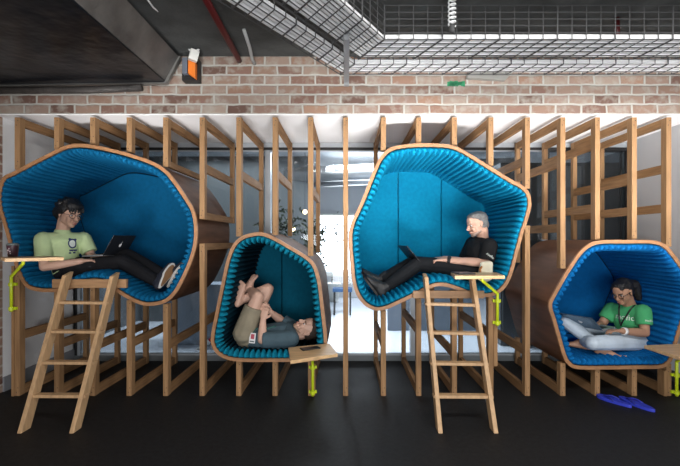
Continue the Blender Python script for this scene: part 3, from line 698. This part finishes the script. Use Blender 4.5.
def head(bm, c, f, u, k=1.0, nose=1.0):
    M = frame(f, u); c = V(c)
    def q(r, ff, uu): return c + M @ V((r*k, ff*k, uu*k))
    def E(r, ff, uu, rr): return ell(q(r, ff, uu), tuple(a*k for a in rr), M)
    hull(bm, E(0,-.012,.035,(.074,.092,.080)) + E(0,.03,.0,(.064,.055,.06)))
    hull(bm, E(0,.012,-.03,(.062,.060,.05)) + E(0,.062,-.088,(.024,.020,.018)) + E(.045,.0,-.055,(.014,.02,.018)) + E(-.045,.0,-.055,(.014,.02,.018)))
    hull(bm, E(0,.078,.022,(.044,.014,.010)) + E(0,.06,.06,(.05,.03,.03)))
    hull(bm, E(0,.091,.008,(.0075,.008,.008)) + E(0,.108*nose,-.028,(.0105,.012,.010)) + E(0,.092,-.035,(.017,.010,.009)))
    for e in (-1, 1):
        hull(bm, E(e*.034,.066,-.022,(.022,.018,.018)) + E(e*.03,.055,-.05,(.02,.02,.02)))
        hull(bm, E(e*.077,-.008,.010,(.006,.017,.018)) + E(e*.074,-.002,-.022,(.006,.010,.014)))
    hull(bm, E(0,.089,-.056,(.021,.008,.006)) + E(0,.083,-.062,(.026,.006,.006))); hull(bm, E(0,.087,-.068,(.018,.008,.007)))
    return q, M, E
def face_parts(root, q, M, k, hairm, lipm, glasses=None, beard=None):
    for e in (-1, 1):
        bm = B(); hull(bm, ell(q(e*.032,.0775,.003), (.013*k,.008*k,.0075*k), M)); eye = obj('eye', bm, mat('eye_white', (.62,.60,.58), .3), root, smooth=True)
        bm = B(); hull(bm, ell(q(e*.032,.0845,.002), (.006*k,.003*k,.006*k), M)); obj('pupil', bm, BLK, eye, smooth=True)
        bm = B(); hull(bm, ell(q(e*.020,.0925,.021), (.006*k,.004*k,.004*k), M) + ell(q(e*.046,.080,.023), (.006*k,.005*k,.0035*k), M)); obj('eyebrow', bm, hairm, root, smooth=True)
    bm = B()
    hull(bm, ell(q(0,.0955,-.0575), (.019*k,.004*k,.0035*k), M)); hull(bm, ell(q(0,.0945,-.066), (.017*k,.004*k,.0045*k), M))
    obj('lips', bm, lipm, root, smooth=True)
    if glasses:
        bm = B()
        for e in (-1, 1):
            pts = [q(e*.034 + .025*math.cos(a), .103 - .010*abs(math.cos(a)), .001 + .020*math.sin(a)) for a in [2*PI*j/20 for j in range(21)]]
            tube(bm, pts, .0022, 6); tube(bm, [q(e*.058,.094,.006), q(e*.076,.04,.008), q(e*.082,-.012,.004)], .0022, 6)
        tube(bm, [q(-.010,.104,.004), q(0,.108,.006), q(.010,.104,.004)], .0022, 6)
        obj('glasses', bm, glasses, root, smooth=True)
def hair(root, blobs, m, q, M, k, vox=.006, sm=2):
    bm = B()
    for g in blobs:
        pts = []
        for (r, ff, uu, a, b, c_) in g: pts += ell(q(r, ff, uu), (a*k, b*k, c_*k), M)
        hull(bm, pts)
    return fuse('hair', bm, m, root, vox, sm)
def decal(name, polys, o, xr, yu, target, m, parent, lift=.0025, step=.006):
    """small flat shapes laid on the surface of target: polys in metres in the plane (xr, yu) at o"""
    me = target.data; base = world_base(target); dirv = xr.cross(yu).normalized()
    bv = BVHTree.FromPolygons([v.co + base for v in me.vertices], [list(p.vertices) for p in me.polygons]); bm = B()
    for poly in polys:
        vs = []
        for x, y in poly:
            p = o + xr*x + yu*y; h = None
            h = bv.ray_cast(p + dirv*.12, -dirv, .3)
            vs.append(bm.verts.new((h[0] if h[0] else p) + dirv*lift))
        if len(vs) > 2: bm.faces.new(vs)
    return obj(name, bm, m, parent)
def grid_disc(cx, cy, rx, ry, r0=0.0, n=20, rings=3):
    out = []
    for j in range(rings):
        a0, a1 = r0 + (1-r0)*j/rings, r0 + (1-r0)*(j+1)/rings
        for i in range(n):
            t0, t1 = 2*PI*i/n, 2*PI*(i+1)/n
            q = [(cx + rx*a*math.cos(t), cy + ry*a*math.sin(t)) for a, t in ((a0,t0),(a1,t0),(a1,t1),(a0,t1))]
            out.append(q if a0 > 0 else q[1:])
    return out
def text_polys(s, size):
    cu = bpy.data.curves.new('t', 'FONT'); cu.body = s; cu.size = size; cu.align_x = 'CENTER'; cu.resolution_u = 2
    to = bpy.data.objects.new('t', cu); COL.objects.link(to); dg = bpy.context.evaluated_depsgraph_get()
    me = bpy.data.meshes.new_from_object(to.evaluated_get(dg)); out = [[tuple(me.vertices[i].co[:2]) for i in p.vertices] for p in me.polygons]
    bpy.data.objects.remove(to); bpy.data.curves.remove(cu); bpy.data.meshes.remove(me); return out
def limb(bm, a, ra, b, rb, c, rc, mid=None):
    cap(bm, a, ra, b, rb)
    if mid: m_ = V(b).lerp(V(c), .33); cap(bm, b, rb, m_, mid); cap(bm, m_, mid, c, rc)
    else: cap(bm, b, rb, c, rc)
def torso(bm, S, inf=0.0, hem=None):
    """pelvis, waist, chest and shoulders between the joints of S"""
    i = inf; k = S.get('bulk', 1.0)
    xs = (S['shL'] - S['shR']).normalized(); xh = (S['hipL'] - S['hipR']).normalized()
    up = (S['neck'] - S['pelvis']).normalized()
    fc = xs.cross(up)*-1; fc = V(S['cf']); Mc = frame(fc, S['neck'] - S['chest']); Mp = frame(V(S.get('pf', S['cf'])), S['chest'] - S['pelvis'])
    ch = S['chest']; pe = S['pelvis']; wa = (ch + pe)/2 + Mp @ V((0, -.02, 0)) + V(S.get('bend', (0,0,0)))
    chst = ell(ch, (.150*k+i, .105*k+i, .13+i), Mc); wst = ell(wa, (.132*k+i, .098*k+i, .09+i), Mp); plv = ell(pe, (.150*k+i, .108*k+i, .095+i*.5), Mp)
    sh = sph(S['shL'], .056+i) + sph(S['shR'], .056+i)
    top = ell(S['neck']*.75 + ch*.25, (.085+i*.5, .065+i*.5, .03), Mc)
    hull(bm, chst + wst)
    if hem is not False: hull(bm, wst + plv)
    hull(bm, ell(ch + (S['neck'] - ch)*.45, (.12+i, .085+i, .06), Mc) + sph(S['shL'], .052+i) + sph(S['shR'], .052+i) + top)
    return Mc, Mp
def skin_body(S, root, skin, k=1.0):
    bm = B(); q, M, E = head(bm, S['head'], S['hf'], S['hu'], k)
    cap(bm, q(0,-.03,-.06), .056*k, S['neck'], .058); torso(bm, S)
    for s in 'LR':
        limb(bm, S['sh'+s], .050, S['el'+s], .039, S['wr'+s], .027, mid=.041)
        hand(bm, S['wr'+s], S['hd'+s], S['hn'+s], S['ht'+s], S.get('hc', .45), S.get('hs', 1.0))
        limb(bm, S['hip'+s], .082, S['kn'+s], .056, S['an'+s], .038, mid=.056)
        foot(bm, S['an'+s], S['td'+s], S['nd'+s], 1 if s == 'L' else -1, S.get('shod'))
    fuse('body', bm, skin, root, .0052, 4)
    return q, M, E
def tee(name, S, root, m, slv=.62, inf=.013, hem=True, longer=None):
    bm = B(); torso(bm, S, inf, hem)
    for s in 'LR':
        e = S['sh'+s].lerp(S['el'+s], slv); cone(bm, S['sh'+s], .062+inf, e, .058+inf*.8)
    cone(bm, S['chest'].lerp(S['neck'], .6), .08, S['neck'] + (S['neck']-S['chest']).normalized()*.012, .062)
    return fuse(name, bm, m, root, .0065, 3)
def trousers(name, S, root, m, inf=.014, to=.97, loose=1.0):
    bm = B(); Mp = frame(V(S.get('pf', S['cf'])), S['chest'] - S['pelvis']); pe = S['pelvis']; kk = S.get('bulk', 1.0)
    hull(bm, ell(pe + (S['chest']-pe).normalized()*.03, (.152*kk+inf, .110*kk+inf, .07), Mp) + ell(pe - (S['chest']-pe).normalized()*.03, (.152*kk+inf, .110*kk+inf, .08), Mp))
    for s in 'LR':
        h, kn, an = S['hip'+s], S['kn'+s], S['an'+s]
        if to > .5:
            cap(bm, h, (.086+inf)*loose, kn, .060*loose+inf); m_ = kn.lerp(an, .33); cap(bm, kn, .060*loose+inf, m_, .058*loose+inf); cone(bm, m_, .058*loose+inf, kn.lerp(an, to), .047*loose+inf*.6)
        else:
            cone(bm, h, (.088+inf)*loose, h.lerp(kn, .72), .074*loose+inf)
    return fuse(name, bm, m, root, .0065, 4)
SK1 = mat('skin_light', (.56,.34,.25), .5, .06, 8, spec=.4); SK2 = mat('skin_fair', (.62,.36,.26), .5, .06, 8, spec=.4)
SK3 = mat('skin_pale', (.60,.37,.28), .5, .08, 8, spec=.4); SK4 = mat('skin_tan', (.42,.23,.145), .5, .06, 8, spec=.4)
LIP = mat('lip', (.42,.16,.13), .45)
HBLK = mat('black_hair', (.010,.009,.009), .45, .4, 40, bump=.5, bscale=90); HGRY = mat('grey_hair', (.15,.145,.14), .6, .4, 40, bump=.5, bscale=90)
HBRN = mat('dark_brown_hair', (.030,.018,.012), .55, .4, 40, bump=.5, bscale=90)
BLKCL = mat('black_cloth', (.011,.011,.013), .85, .2, 20, spec=.2)
def laptop(label, hinge0, hinge1, base_dir, lid_up, lidm, logo=None, base_m=None, d=.215):
    h0, h1 = V(hinge0), V(hinge1); ax = (h1 - h0).normalized(); bd = V(base_dir).normalized(); bd = (bd - ax*bd.dot(ax)).normalized(); lu = V(lid_up); lu = (lu - ax*lu.dot(ax)).normalized()
    t = thing('laptop', label, 'laptop', (h0+h1)/2); bn = ax.cross(bd); bn = bn if bn.z > 0 else -bn; out = lu.cross(ax); out = out if out.dot(bd) < 0 else -out
    bm_ = base_m or mat('laptop_silver', (.36,.37,.39), .35, metal=.5)
    obj('base', prism(B(), [h0, h1, h1 + bd*d, h0 + bd*d], bn*.014), bm_, t, bevel=.003)
    i0, i1 = h0 + ax*.02 + bd*.03 + bn*.0142, h1 - ax*.02 + bd*.03 + bn*.0142
    obj('keyboard', prism(B(), [i0, i1, i1 + bd*.10, i0 + bd*.10], bn*.001), BLK, t)
    k0, k1 = h0 + bn*.008, h1 + bn*.008
    lid = obj('lid', prism(B(), [k0, k1, k1 + lu*d, k0 + lu*d], out*.007), lidm, t, bevel=.002)
    obj('screen', prism(B(), [k0 + ax*.008 + lu*.012, k1 - ax*.008 + lu*.012, k1 - ax*.008 + lu*(d-.008), k0 + ax*.008 + lu*(d-.008)], -out*.0008), mat('laptop_screen', (.02,.03,.045), .2), lid)
    if logo:
        c = (k0 + k1)/2 + lu*d*.5 + out*.0074; bm = B()
        pts = [c + ax*(.017*math.cos(a)*(1 - .25*(abs(math.cos(a)) > .94) * (math.cos(a) > 0))) + lu*(.018*math.sin(a) - .004*(abs(math.cos(a)) < .18)) for a in [2*PI*j/24 for j in range(24)]]
        prism(bm, pts, out*.0006); c2 = c + lu*.026 + ax*.004
        prism(bm, [c2 - lu*.006 - ax*.004, c2 + ax*.003 - lu*.003, c2 + lu*.007 + ax*.005, c2 - ax*.003 + lu*.001], out*.0006)
        obj('lid_emblem', bm, logo, lid)
    return t

# ---- person in the pale green t-shirt (large left pod)
S = dict(shod=True, head=P(69,214,.25), hf=(.92,-.36,-.26), hu=(.22,-.05,1), neck=P(62.5,231,.27), chest=P(61.5,247,.27)+V((0,0,-.01)), pelvis=P(68,268,.31), cf=(.80,-.55,.05), pf=(.9,-.2,.5), bulk=.95,
 shL=P(83,239.5,.41), shR=P(43.5,240,.14), elL=P(93,259,.40), elR=P(44,267,.08), wrL=P(99,257,.33), wrR=P(82,261,.17),
 hdL=(.8,-.4,.1), hdR=(.95,.25,.10), hnL=(.1,.1,-1), hnR=(.1,.1,-1), htL=-1, htR=1,
 hipL=P(76,268,.40), hipR=P(73,270,.23), knL=P(128,256,.42), knR=P(123,262,.25), anL=P(167,277,.30), anR=P(157,281.5,.22),
 tdL=(.52,.25,.80), ndL=(.72,-.48,-.40), tdR=(.25,.55,.78), ndR=(.88,-.45,.10), hs=.95)
root = thing('person', 'person in a pale green t-shirt and black trousers, legs outstretched, typing on a laptop', 'person', P(70,281,.3))
q, M, E = skin_body(S, root, SK1, 1.10)
ts = tee('t_shirt', S, root, mat('pale_green_cotton', (.50,.62,.33), .85, .06, 12), .66, .015)
trousers('trousers', S, root, BLKCL, .012, .98)
NVY = mat('navy_canvas', (.015,.018,.03), .8); RUBW = mat('white_rubber', (.78,.76,.72), .5); GUM = mat('gum_sole', (.30,.16,.075), .6)
shoe('shoe', S['anR'], S['tdR'], S['ndR'], root, NVY, RUBW, tread=GUM); shoe('shoe', S['anL'], S['tdL'], S['ndL'], root, NVY, RUBW, tread=RUBW)
face_parts(root, q, M, 1.10, HBLK, LIP, glasses=BLK)
bl = [[(0,-.032,.045,.090,.092,.090), (0,.0,.080,.084,.088,.060)], [(.0,.055,.078,.076,.042,.040)], [(.072,-.005,.040,.022,.060,.038), (.068,-.06,.0,.026,.035,.05)], [(-.072,-.005,.040,.022,.060,.038), (-.068,-.06,.0,.026,.035,.05)], [(0,-.078,-.02,.070,.036,.065)]]
for j in range(34):
    a = R.uniform(0, 2*PI); e = R.uniform(.05, 1.3); x, y, z = math.cos(a)*math.cos(e), math.sin(a)*math.cos(e), math.sin(e)
    if y > .75 and z < .5: continue
    bl.append([(x*.085, -.018 + y*.092, .055 + z*.078, .018, .018, .016), (x*.094, -.015 + y*.105, .045 + z*.088, .010, .010, .010)])
for x in (-.055, -.035, -.015, .008, .03, .052): bl.append([(x, .072, .062, .014, .018, .018), (x*1.1 + .006, .092, .030 + R.uniform(-.004,.008), .007, .006, .010)])
hair(root, bl, HBLK, q, M, 1.10)
Mc = frame(S['cf'], (0,0,1)); xr = Mc @ V((-1,0,0))*-1; cfv = V(S['cf']).normalized()
up = V((0,0,1)); xr = cfv.cross(up).normalized()*-1   # image right as seen from in front
o0 = S['chest'] + cfv*.10 + xr*.052 + V((0,0,.015))
NAV = mat('navy_print', (.02,.035,.12), .8); WPR = mat('white_print', (.72,.76,.70), .8)
decal('shirt_print', grid_disc(0, .022, .040, .046, .72) + grid_disc(-.022, .062, .012, .011) + grid_disc(.026, .058, .012, .011) + [[(-.03+a*.012, -.05+(a%2)*.006), (-.018+a*.012, -.052), (-.016+a*.012, -.034), (-.03+a*.012, -.032)] for a in range(6)] + [[(-.034,-.072),(-.012,-.072),(-.012,-.058),(-.034,-.058)], [(.004,-.070),(.030,-.070),(.030,-.056),(.004,-.056)]], o0, xr, up, ts, NAV, root)
decal('shirt_print', grid_disc(0, .022, .028, .033), o0, xr, up, ts, WPR, root)
h0 = P(102.5,256,.20); laptop('dark laptop with pale lid emblem, on the lap in the large left pod', h0, h0 + V((.05,.30,0)), (-1,.1,-.05), (.52,-.05,.85), mat('laptop_dark', (.012,.014,.018), .3), mat('emblem_white', (.85,.85,.85), .4))

# ---- person in the black t-shirt (bright cyan pod)
S = dict(shod=True, head=P(477.5,224.5,.32), hf=(-.93,-.12,-.22), hu=(-.18,.02,1), neck=P(482.5,239.5,.35), chest=P(478,251,.35), pelvis=P(478,268.5,.38), cf=(-.90,-.10,.30), pf=(-.8,-.1,.6), bulk=1.03,
 shL=P(489,246,.19), shR=P(473,244,.50), elL=P(486,263,.16), elR=P(464,262,.50), wrL=P(447.5,260,.22), wrR=P(444,258.5,.45),
 hdL=(-.95,.15,.02), hdR=(-.95,-.12,.0), hnL=(0,.05,-1), hnR=(0,0,-1), htL=-1, htR=1,
 hipL=P(474,270,.28), hipR=P(472,270,.47), knL=P(418,264,.28), knR=P(413,263,.45), anL=P(384,288.5,.26), anR=P(379,281,.46),
 tdL=(-.60,-.05,.80), ndL=(-.80,0,-.6), tdR=(-.62,.05,.80), ndR=(-.80,0,-.6), hs=1.05)
root = thing('person', 'grey haired person in black t-shirt, dark trousers and boots reclining with a laptop', 'person', P(470,281,.35))
q, M, E = skin_body(S, root, SK2, 1.0)
ts = tee('t_shirt', S, root, mat('black_tee', (.010,.010,.011), .85, .2, 15, spec=.25), .86, .016)
trousers('trousers', S, root, mat('charcoal_denim', (.011,.012,.014), .85, .25, 18, spec=.25), .010, .9)
BOOT = mat('black_leather', (.022,.021,.021), .5, .3, 20); BSOL = mat('boot_sole', (.05,.045,.042), .7)
shoe('boot', S['anL'], S['tdL'], S['ndL'], root, BOOT, BSOL, True); shoe('boot', S['anR'], S['tdR'], S['ndR'], root, BOOT, BSOL, True)
face_parts(root, q, M, 1.0, HGRY, LIP)
hair(root, [[(0,-.028,.048,.080,.086,.078), (0,.018,.088,.068,.058,.034)], [(.062,-.035,.01,.018,.05,.055)], [(-.062,-.035,.01,.018,.05,.055)], [(0,-.075,-.01,.060,.030,.055)], [(0,.045,.088,.060,.035,.024)]], HGRY, q, M, 1.0)
bm = B(); hull(bm, E(0,.066,-.088,(.030,.0225,.020)) + E(.046,.005,-.055,(.0125,.02,.018)) + E(-.046,.005,-.055,(.0125,.02,.018))); hull(bm, E(0,.0905,-.048,(.022,.009,.006)))
fuse('beard', bm, mat('grey_stubble', (.38,.27,.22), .7, .2, 60), root, .005, 2)
w = S['wrL'].lerp(S['elL'], .03); d = (S['elL'] - S['wrL']).normalized()
wt = obj('watch_strap', tube(B(), [w - d*.014, w + d*.014], .0315, 18), BLK, root, smooth=True); obj('watch_face', tube(B(), [w + V((0,-.022,.022)), w + V((0,-.029,.027))], .019, 16), mat('watch_glass', (.03,.035,.04), .15), wt)
e1 = S['shL'].lerp(S['elL'], .62); xa = V((.75,0,-.55)).normalized(); decal('sleeve_print', text_polys('mofio', .034), e1 + V((.0,-.07,.0)), xa, V((.55,0,.75)).normalized()*1.0, ts, WPR, root)
h0 = P(422,264,.22); laptop('thin black laptop open on the lap in the bright cyan pod', h0, h0 + V((-.05,.30,0)), (1,0,.02), (-.66,0,.75), mat('laptop_black', (.010,.011,.013), .35))
# cream bag beside them
c = P(486,272,.05); t = thing('bag', 'cream cloth bag with a tan strap beside the person in the black t-shirt', 'bag', c + V((0,0,-.10)))
bm = B(); hull(bm, ell(c + V((0,0,.055)), (.055,.03,.04)) + ell(c + V((-.01,0,-.045)), (.068,.045,.045)) + ell(c + V((.048,0,.075)), (.012,.02,.02)) + ell(c + V((-.04,0,.07)), (.012,.02,.02)))
fuse('bag_body', bm, mat('cream_canvas', (.72,.66,.50), .85, .1, 12, bump=.2, bscale=40), t, .007, 3)
pts = [c + V((-.045,-.02,.05)), c + V((-.062,-.03,.025)), c + V((-.060,-.04,-.02)), c + V((-.035,-.048,-.055))]
obj('strap', tube(B(), pts, .010, 8), mat('tan_leather', (.42,.16,.04), .5), t, smooth=True)

# ---- person lying in the dark teal pod
S = dict(head=P(307,329,.17), hf=(-.30,-.36,.88), hu=(.92,-.10,.34), neck=P(296,334.5,.18), chest=P(281,335.5,.19), pelvis=P(249,333.5,.21), cf=(.05,-.42,.90), pf=(.25,-.30,.90), bulk=.93,
 shL=P(291,339,.055), shR=P(291,327,.36), elL=P(262,340,.035), elR=P(282,321,.36), wrL=P(263,320,.08), wrR=P(271.5,313,.20),
 hdL=(.10,.35,.9), hdR=(-.55,-.35,.75), hnL=(.0,.9,-.3), hnR=(-.3,.7,-.5), htL=-1, htR=1, hc=.75,
 hipL=P(244,333,.12), hipR=P(246,330,.30), knL=P(258,297,.13), knR=P(268,289,.36), anL=P(250,290,.43), anR=P(242,300,.28),
 tdL=(.62,-.05,.78), ndL=(-.55,-.60,.45), tdR=(.22,.20,.95), ndR=(-.45,-.88,.1), hs=1.0)
root = thing('person', 'barefoot person in khaki shorts and slate top lying on their back, knees drawn up', 'person', P(270,347,.2))
q, M, E = skin_body(S, root, SK3, 1.0)
SLT = mat('slate_jersey', (.055,.095,.12), .85, .12, 15)
ts = tee('sweater', S, root, SLT, .97, .014)
trousers('shorts', S, root, mat('khaki_cotton', (.25,.215,.15), .85, .12, 12), .014, .3)
face_parts(root, q, M, 1.0, HBRN, LIP)
hair(root, [[(0,-.034,.045,.080,.082,.078), (0,.012,.088,.066,.058,.032)], [(0,-.075,-.005,.060,.030,.05)], [(.066,-.035,.012,.014,.04,.045)], [(-.066,-.035,.012,.014,.04,.045)], [(0,.045,.085,.056,.035,.024)]], HBRN, q, M, 1.0)
bm = B(); hull(bm, E(0,.069,-.089,(.030,.020,.019)) + E(.048,.012,-.055,(.010,.016,.012)) + E(-.048,.012,-.055,(.010,.016,.012)))
fuse('beard', bm, mat('brown_stubble', (.30,.19,.13), .7, .2, 60), root, .005, 2)
c = P(252.5,338,.055); cx, cz = V((.98,0,-.12)), V((.12,0,.98))
bd = obj('id_badge', prism(B(), [c + cx*a*.027 + cz*b*.046 for a, b in ((-1,-1),(1,-1),(1,1),(-1,1))], (0,-.004,0)), mat('badge_white', (.72,.72,.72), .4), root)
obj('badge_band', prism(B(), [c + V((0,-.0042,0)) + cx*a*.016 + cz*(.014 + b*.022) for a, b in ((-1,-1),(1,-1),(1,1),(-1,1))], (0,-.0008,0)), mat('badge_red', (.42,.06,.09), .4), bd)
obj('badge_band', prism(B(), [c + V((0,-.0042,0)) + cx*a*.02 + cz*(-.030 + b*.006) for a, b in ((-1,-1),(1,-1),(1,1),(-1,1))], (0,-.0008,0)), mat('badge_grey', (.10,.12,.13), .4), bd)
obj('lanyard', tube(B(), [c + cz*.046, c + cz*.08 + V((.02,.02,0)), P(266,329,.06), P(276,326,.06)], .006, 8), mat('green_lanyard', (.02,.10,.085), .7), root, smooth=True)
o = bpy.context.scene

# ---- person in the green t-shirt (royal blue pod)
S = dict(head=P(622.5,292,.28), hf=(-.80,-.42,-.40), hu=(-.32,-.12,.95), neck=P(630,306.5,.35), chest=P(630,320,.35), pelvis=P(633,340,.37), cf=(-.85,-.52,.0), pf=(-.85,-.52,.25), bulk=.93,
 shL=P(643,312,.21), shR=P(612,309.5,.49), elL=P(645,333,.16), elR=P(601,325,.48), wrL=P(622,331,.10), wrR=P(598.5,325,.35),
 hdL=(-.97,.10,.05), hdR=(-.7,-.6,.1), hnL=(0,0,-1), hnR=(0,0,-1), htL=-1, htR=1, hs=.92,
 hipL=P(638,341,.27), hipR=P(620,338,.45), knL=P(593,343,.06), knR=P(567,322,.30), anL=P(583,341,.30), anR=P(603,349,.17),
 tdL=(-.75,.35,.1), ndL=(-.2,-.1,-1), tdR=(.85,-.45,.0), ndR=(.1,-.5,-.85))
root = thing('person', 'person with dark tied hair in a green t-shirt and pale jeans, sitting cross-legged', 'person', P(615,356,.3))
q, M, E = skin_body(S, root, SK4, .98)
ts = tee('t_shirt', S, root, mat('green_cotton', (.055,.36,.135), .85, .08, 12), .62, .012)
trousers('jeans', S, root, mat('pale_denim', (.52,.60,.68), .85, .16, 7), .008, .80, .95)
face_parts(root, q, M, .98, HBRN, LIP, glasses=BLK)
bl = [[(0,-.026,.046,.080,.088,.078), (0,.020,.086,.068,.058,.032)], [(.066,-.03,.0,.016,.045,.05)], [(-.066,-.03,.0,.016,.045,.05)], [(0,-.075,.0,.060,.030,.055)], [(.035,.062,.068,.03,.018,.022)], [(-.035,.062,.068,.03,.018,.022)],
      [(0,-.095,.03,.06,.05,.06), (-.03,-.150,.0,.055,.05,.055)], [(-.03,-.155,-.02,.055,.05,.055), (-.035,-.150,-.13,.036,.032,.04)], [(0,-.04,.05,.084,.088,.08)]]
hair(root, bl, HBRN if 0 else HBLK, q, M, .98)
cfv = V(S['cf']).normalized(); xr = V((-cfv.y*-1, cfv.x*-1, 0)).normalized(); xr = V((.52,-.85,0)).normalized()
o0 = S['chest'] + cfv*.11
decal('shirt_lettering', text_polys('mofio', .075), o0 + V((0,0,.012)) + xr*.0, xr, V((0,0,1)), ts, WPR, root)
decal('sleeve_print', text_polys('mofio', .03), S['shL'].lerp(S['elL'], .40) + V((0,-.07,0)), V((1,0,-.1)).normalized(), V((.1,0,1)).normalized(), ts, WPR, root)
w = S['wrL'].lerp(S['elL'], .10); d = (S['elL'] - S['wrL']).normalized()
obj('watch', tube(B(), [w - d*.013, w + d*.013], .034, 18), mat('white_strap', (.78,.78,.76), .5), root, smooth=True)
# lanyard: two bands from the neck meeting on the belly
bm = B(); me = ts.data; base = world_base(ts); bv = BVHTree.FromPolygons([v.co + base for v in me.vertices], [list(p.vertices) for p in me.polygons])
for e in (-1, 1):
    pts = []
    for j in range(11):
        f_ = j/10; p = S['neck'] + cfv*.02 + xr*(e*.068*(1 - f_) - .035*f_) + V((0,0,.025 - .20*f_)); h = bv.ray_cast(p + cfv*.3, -cfv, .5)
        pts.append((h[0] + cfv*.004) if h[0] else p + cfv*.05)
    tube(bm, pts, .0072, 8)
obj('lanyard', bm, BLK, root, smooth=True)
br = P(603,331,.10); hd = V((-.52,.85,0)).normalized(); h1 = br + hd*.30
laptop('blue grey laptop on the lap of the person sitting cross-legged', br, h1, (.85,.52,.0), (-.72,-.44,.62), mat('laptop_blue_grey', (.10,.17,.24), .22, metal=.6), mat('emblem_white', (.85,.85,.85), .4))

# ---------------------------------------------------------------- lights and camera
def area_light(name, loc, target, size, sy, power, col=(1,1,1)):
    l = bpy.data.lights.new(name, 'AREA'); l.shape = 'RECTANGLE'; l.size = size; l.size_y = sy; l.energy = power; l.color = col
    ob = bpy.data.objects.new(name, l); COL.objects.link(ob); ob.location = loc
    ob.rotation_euler = (V(target) - V(loc)).to_track_quat('-Z', 'Y').to_euler(); return ob
area_light('window_light', (.3,-5.2,.85), (.5,0,1.5), 3.0, 1.3, 150, (.97,.98,1))
area_light('ceiling_light', (-.7,-2.5,2.9), (-.9,.2,1.1), 0.9, .4, 46, (1,.97,.93))
area_light('ceiling_light', (1.7,-2.5,2.9), (1.4,.2,1.1), 1.0, .4, 60, (1,.97,.93))
for x_, w_ in ((-1.8, 9), (.5, 19), (2.3, 18)):  # added lamps out of view, put in to whiten the niche soffit
    fl = area_light('added_soffit_fill', (x_,-2.3,.10), (x_,.55,2.46), 1.2, .3, w_, (1,.98,.97)); fl.data.spread = math.radians(44)
area_light('beyond_light', (.5,2.6,2.7), (.5,2.4,0), 1.6, 1.6, 230, (.9,.95,1))
area_light('beyond_light', (-2.0,2.4,2.7), (-2.0,2.4,0), 1.6, .8, 60, (.9,.95,1))
wd = bpy.data.worlds.new('world'); sc.world = wd; wd.use_nodes = True
wd.node_tree.nodes['Background'].inputs[0].default_value = (.80,.88,1,1); wd.node_tree.nodes['Background'].inputs[1].default_value = .12
cam = bpy.data.cameras.new('camera'); cam.sensor_width = 36; cam.lens = FPX/680*36; cam.shift_x = -6.5/680; cam.shift_y = 7/680; cam.clip_start = .05
co = bpy.data.objects.new('camera', cam); COL.objects.link(co); co.location = (0, -DF, CZ); co.rotation_euler = (PI/2, 0, 0); sc.camera = co
vs = sc.view_settings; vs.view_transform = 'Standard'; vs.look = 'None'; vs.gamma = 1; vs.exposure = 0.0; vs.use_curve_mapping = False
sc.cycles.max_bounces = 6; sc.cycles.diffuse_bounces = 4; sc.cycles.use_denoising = True
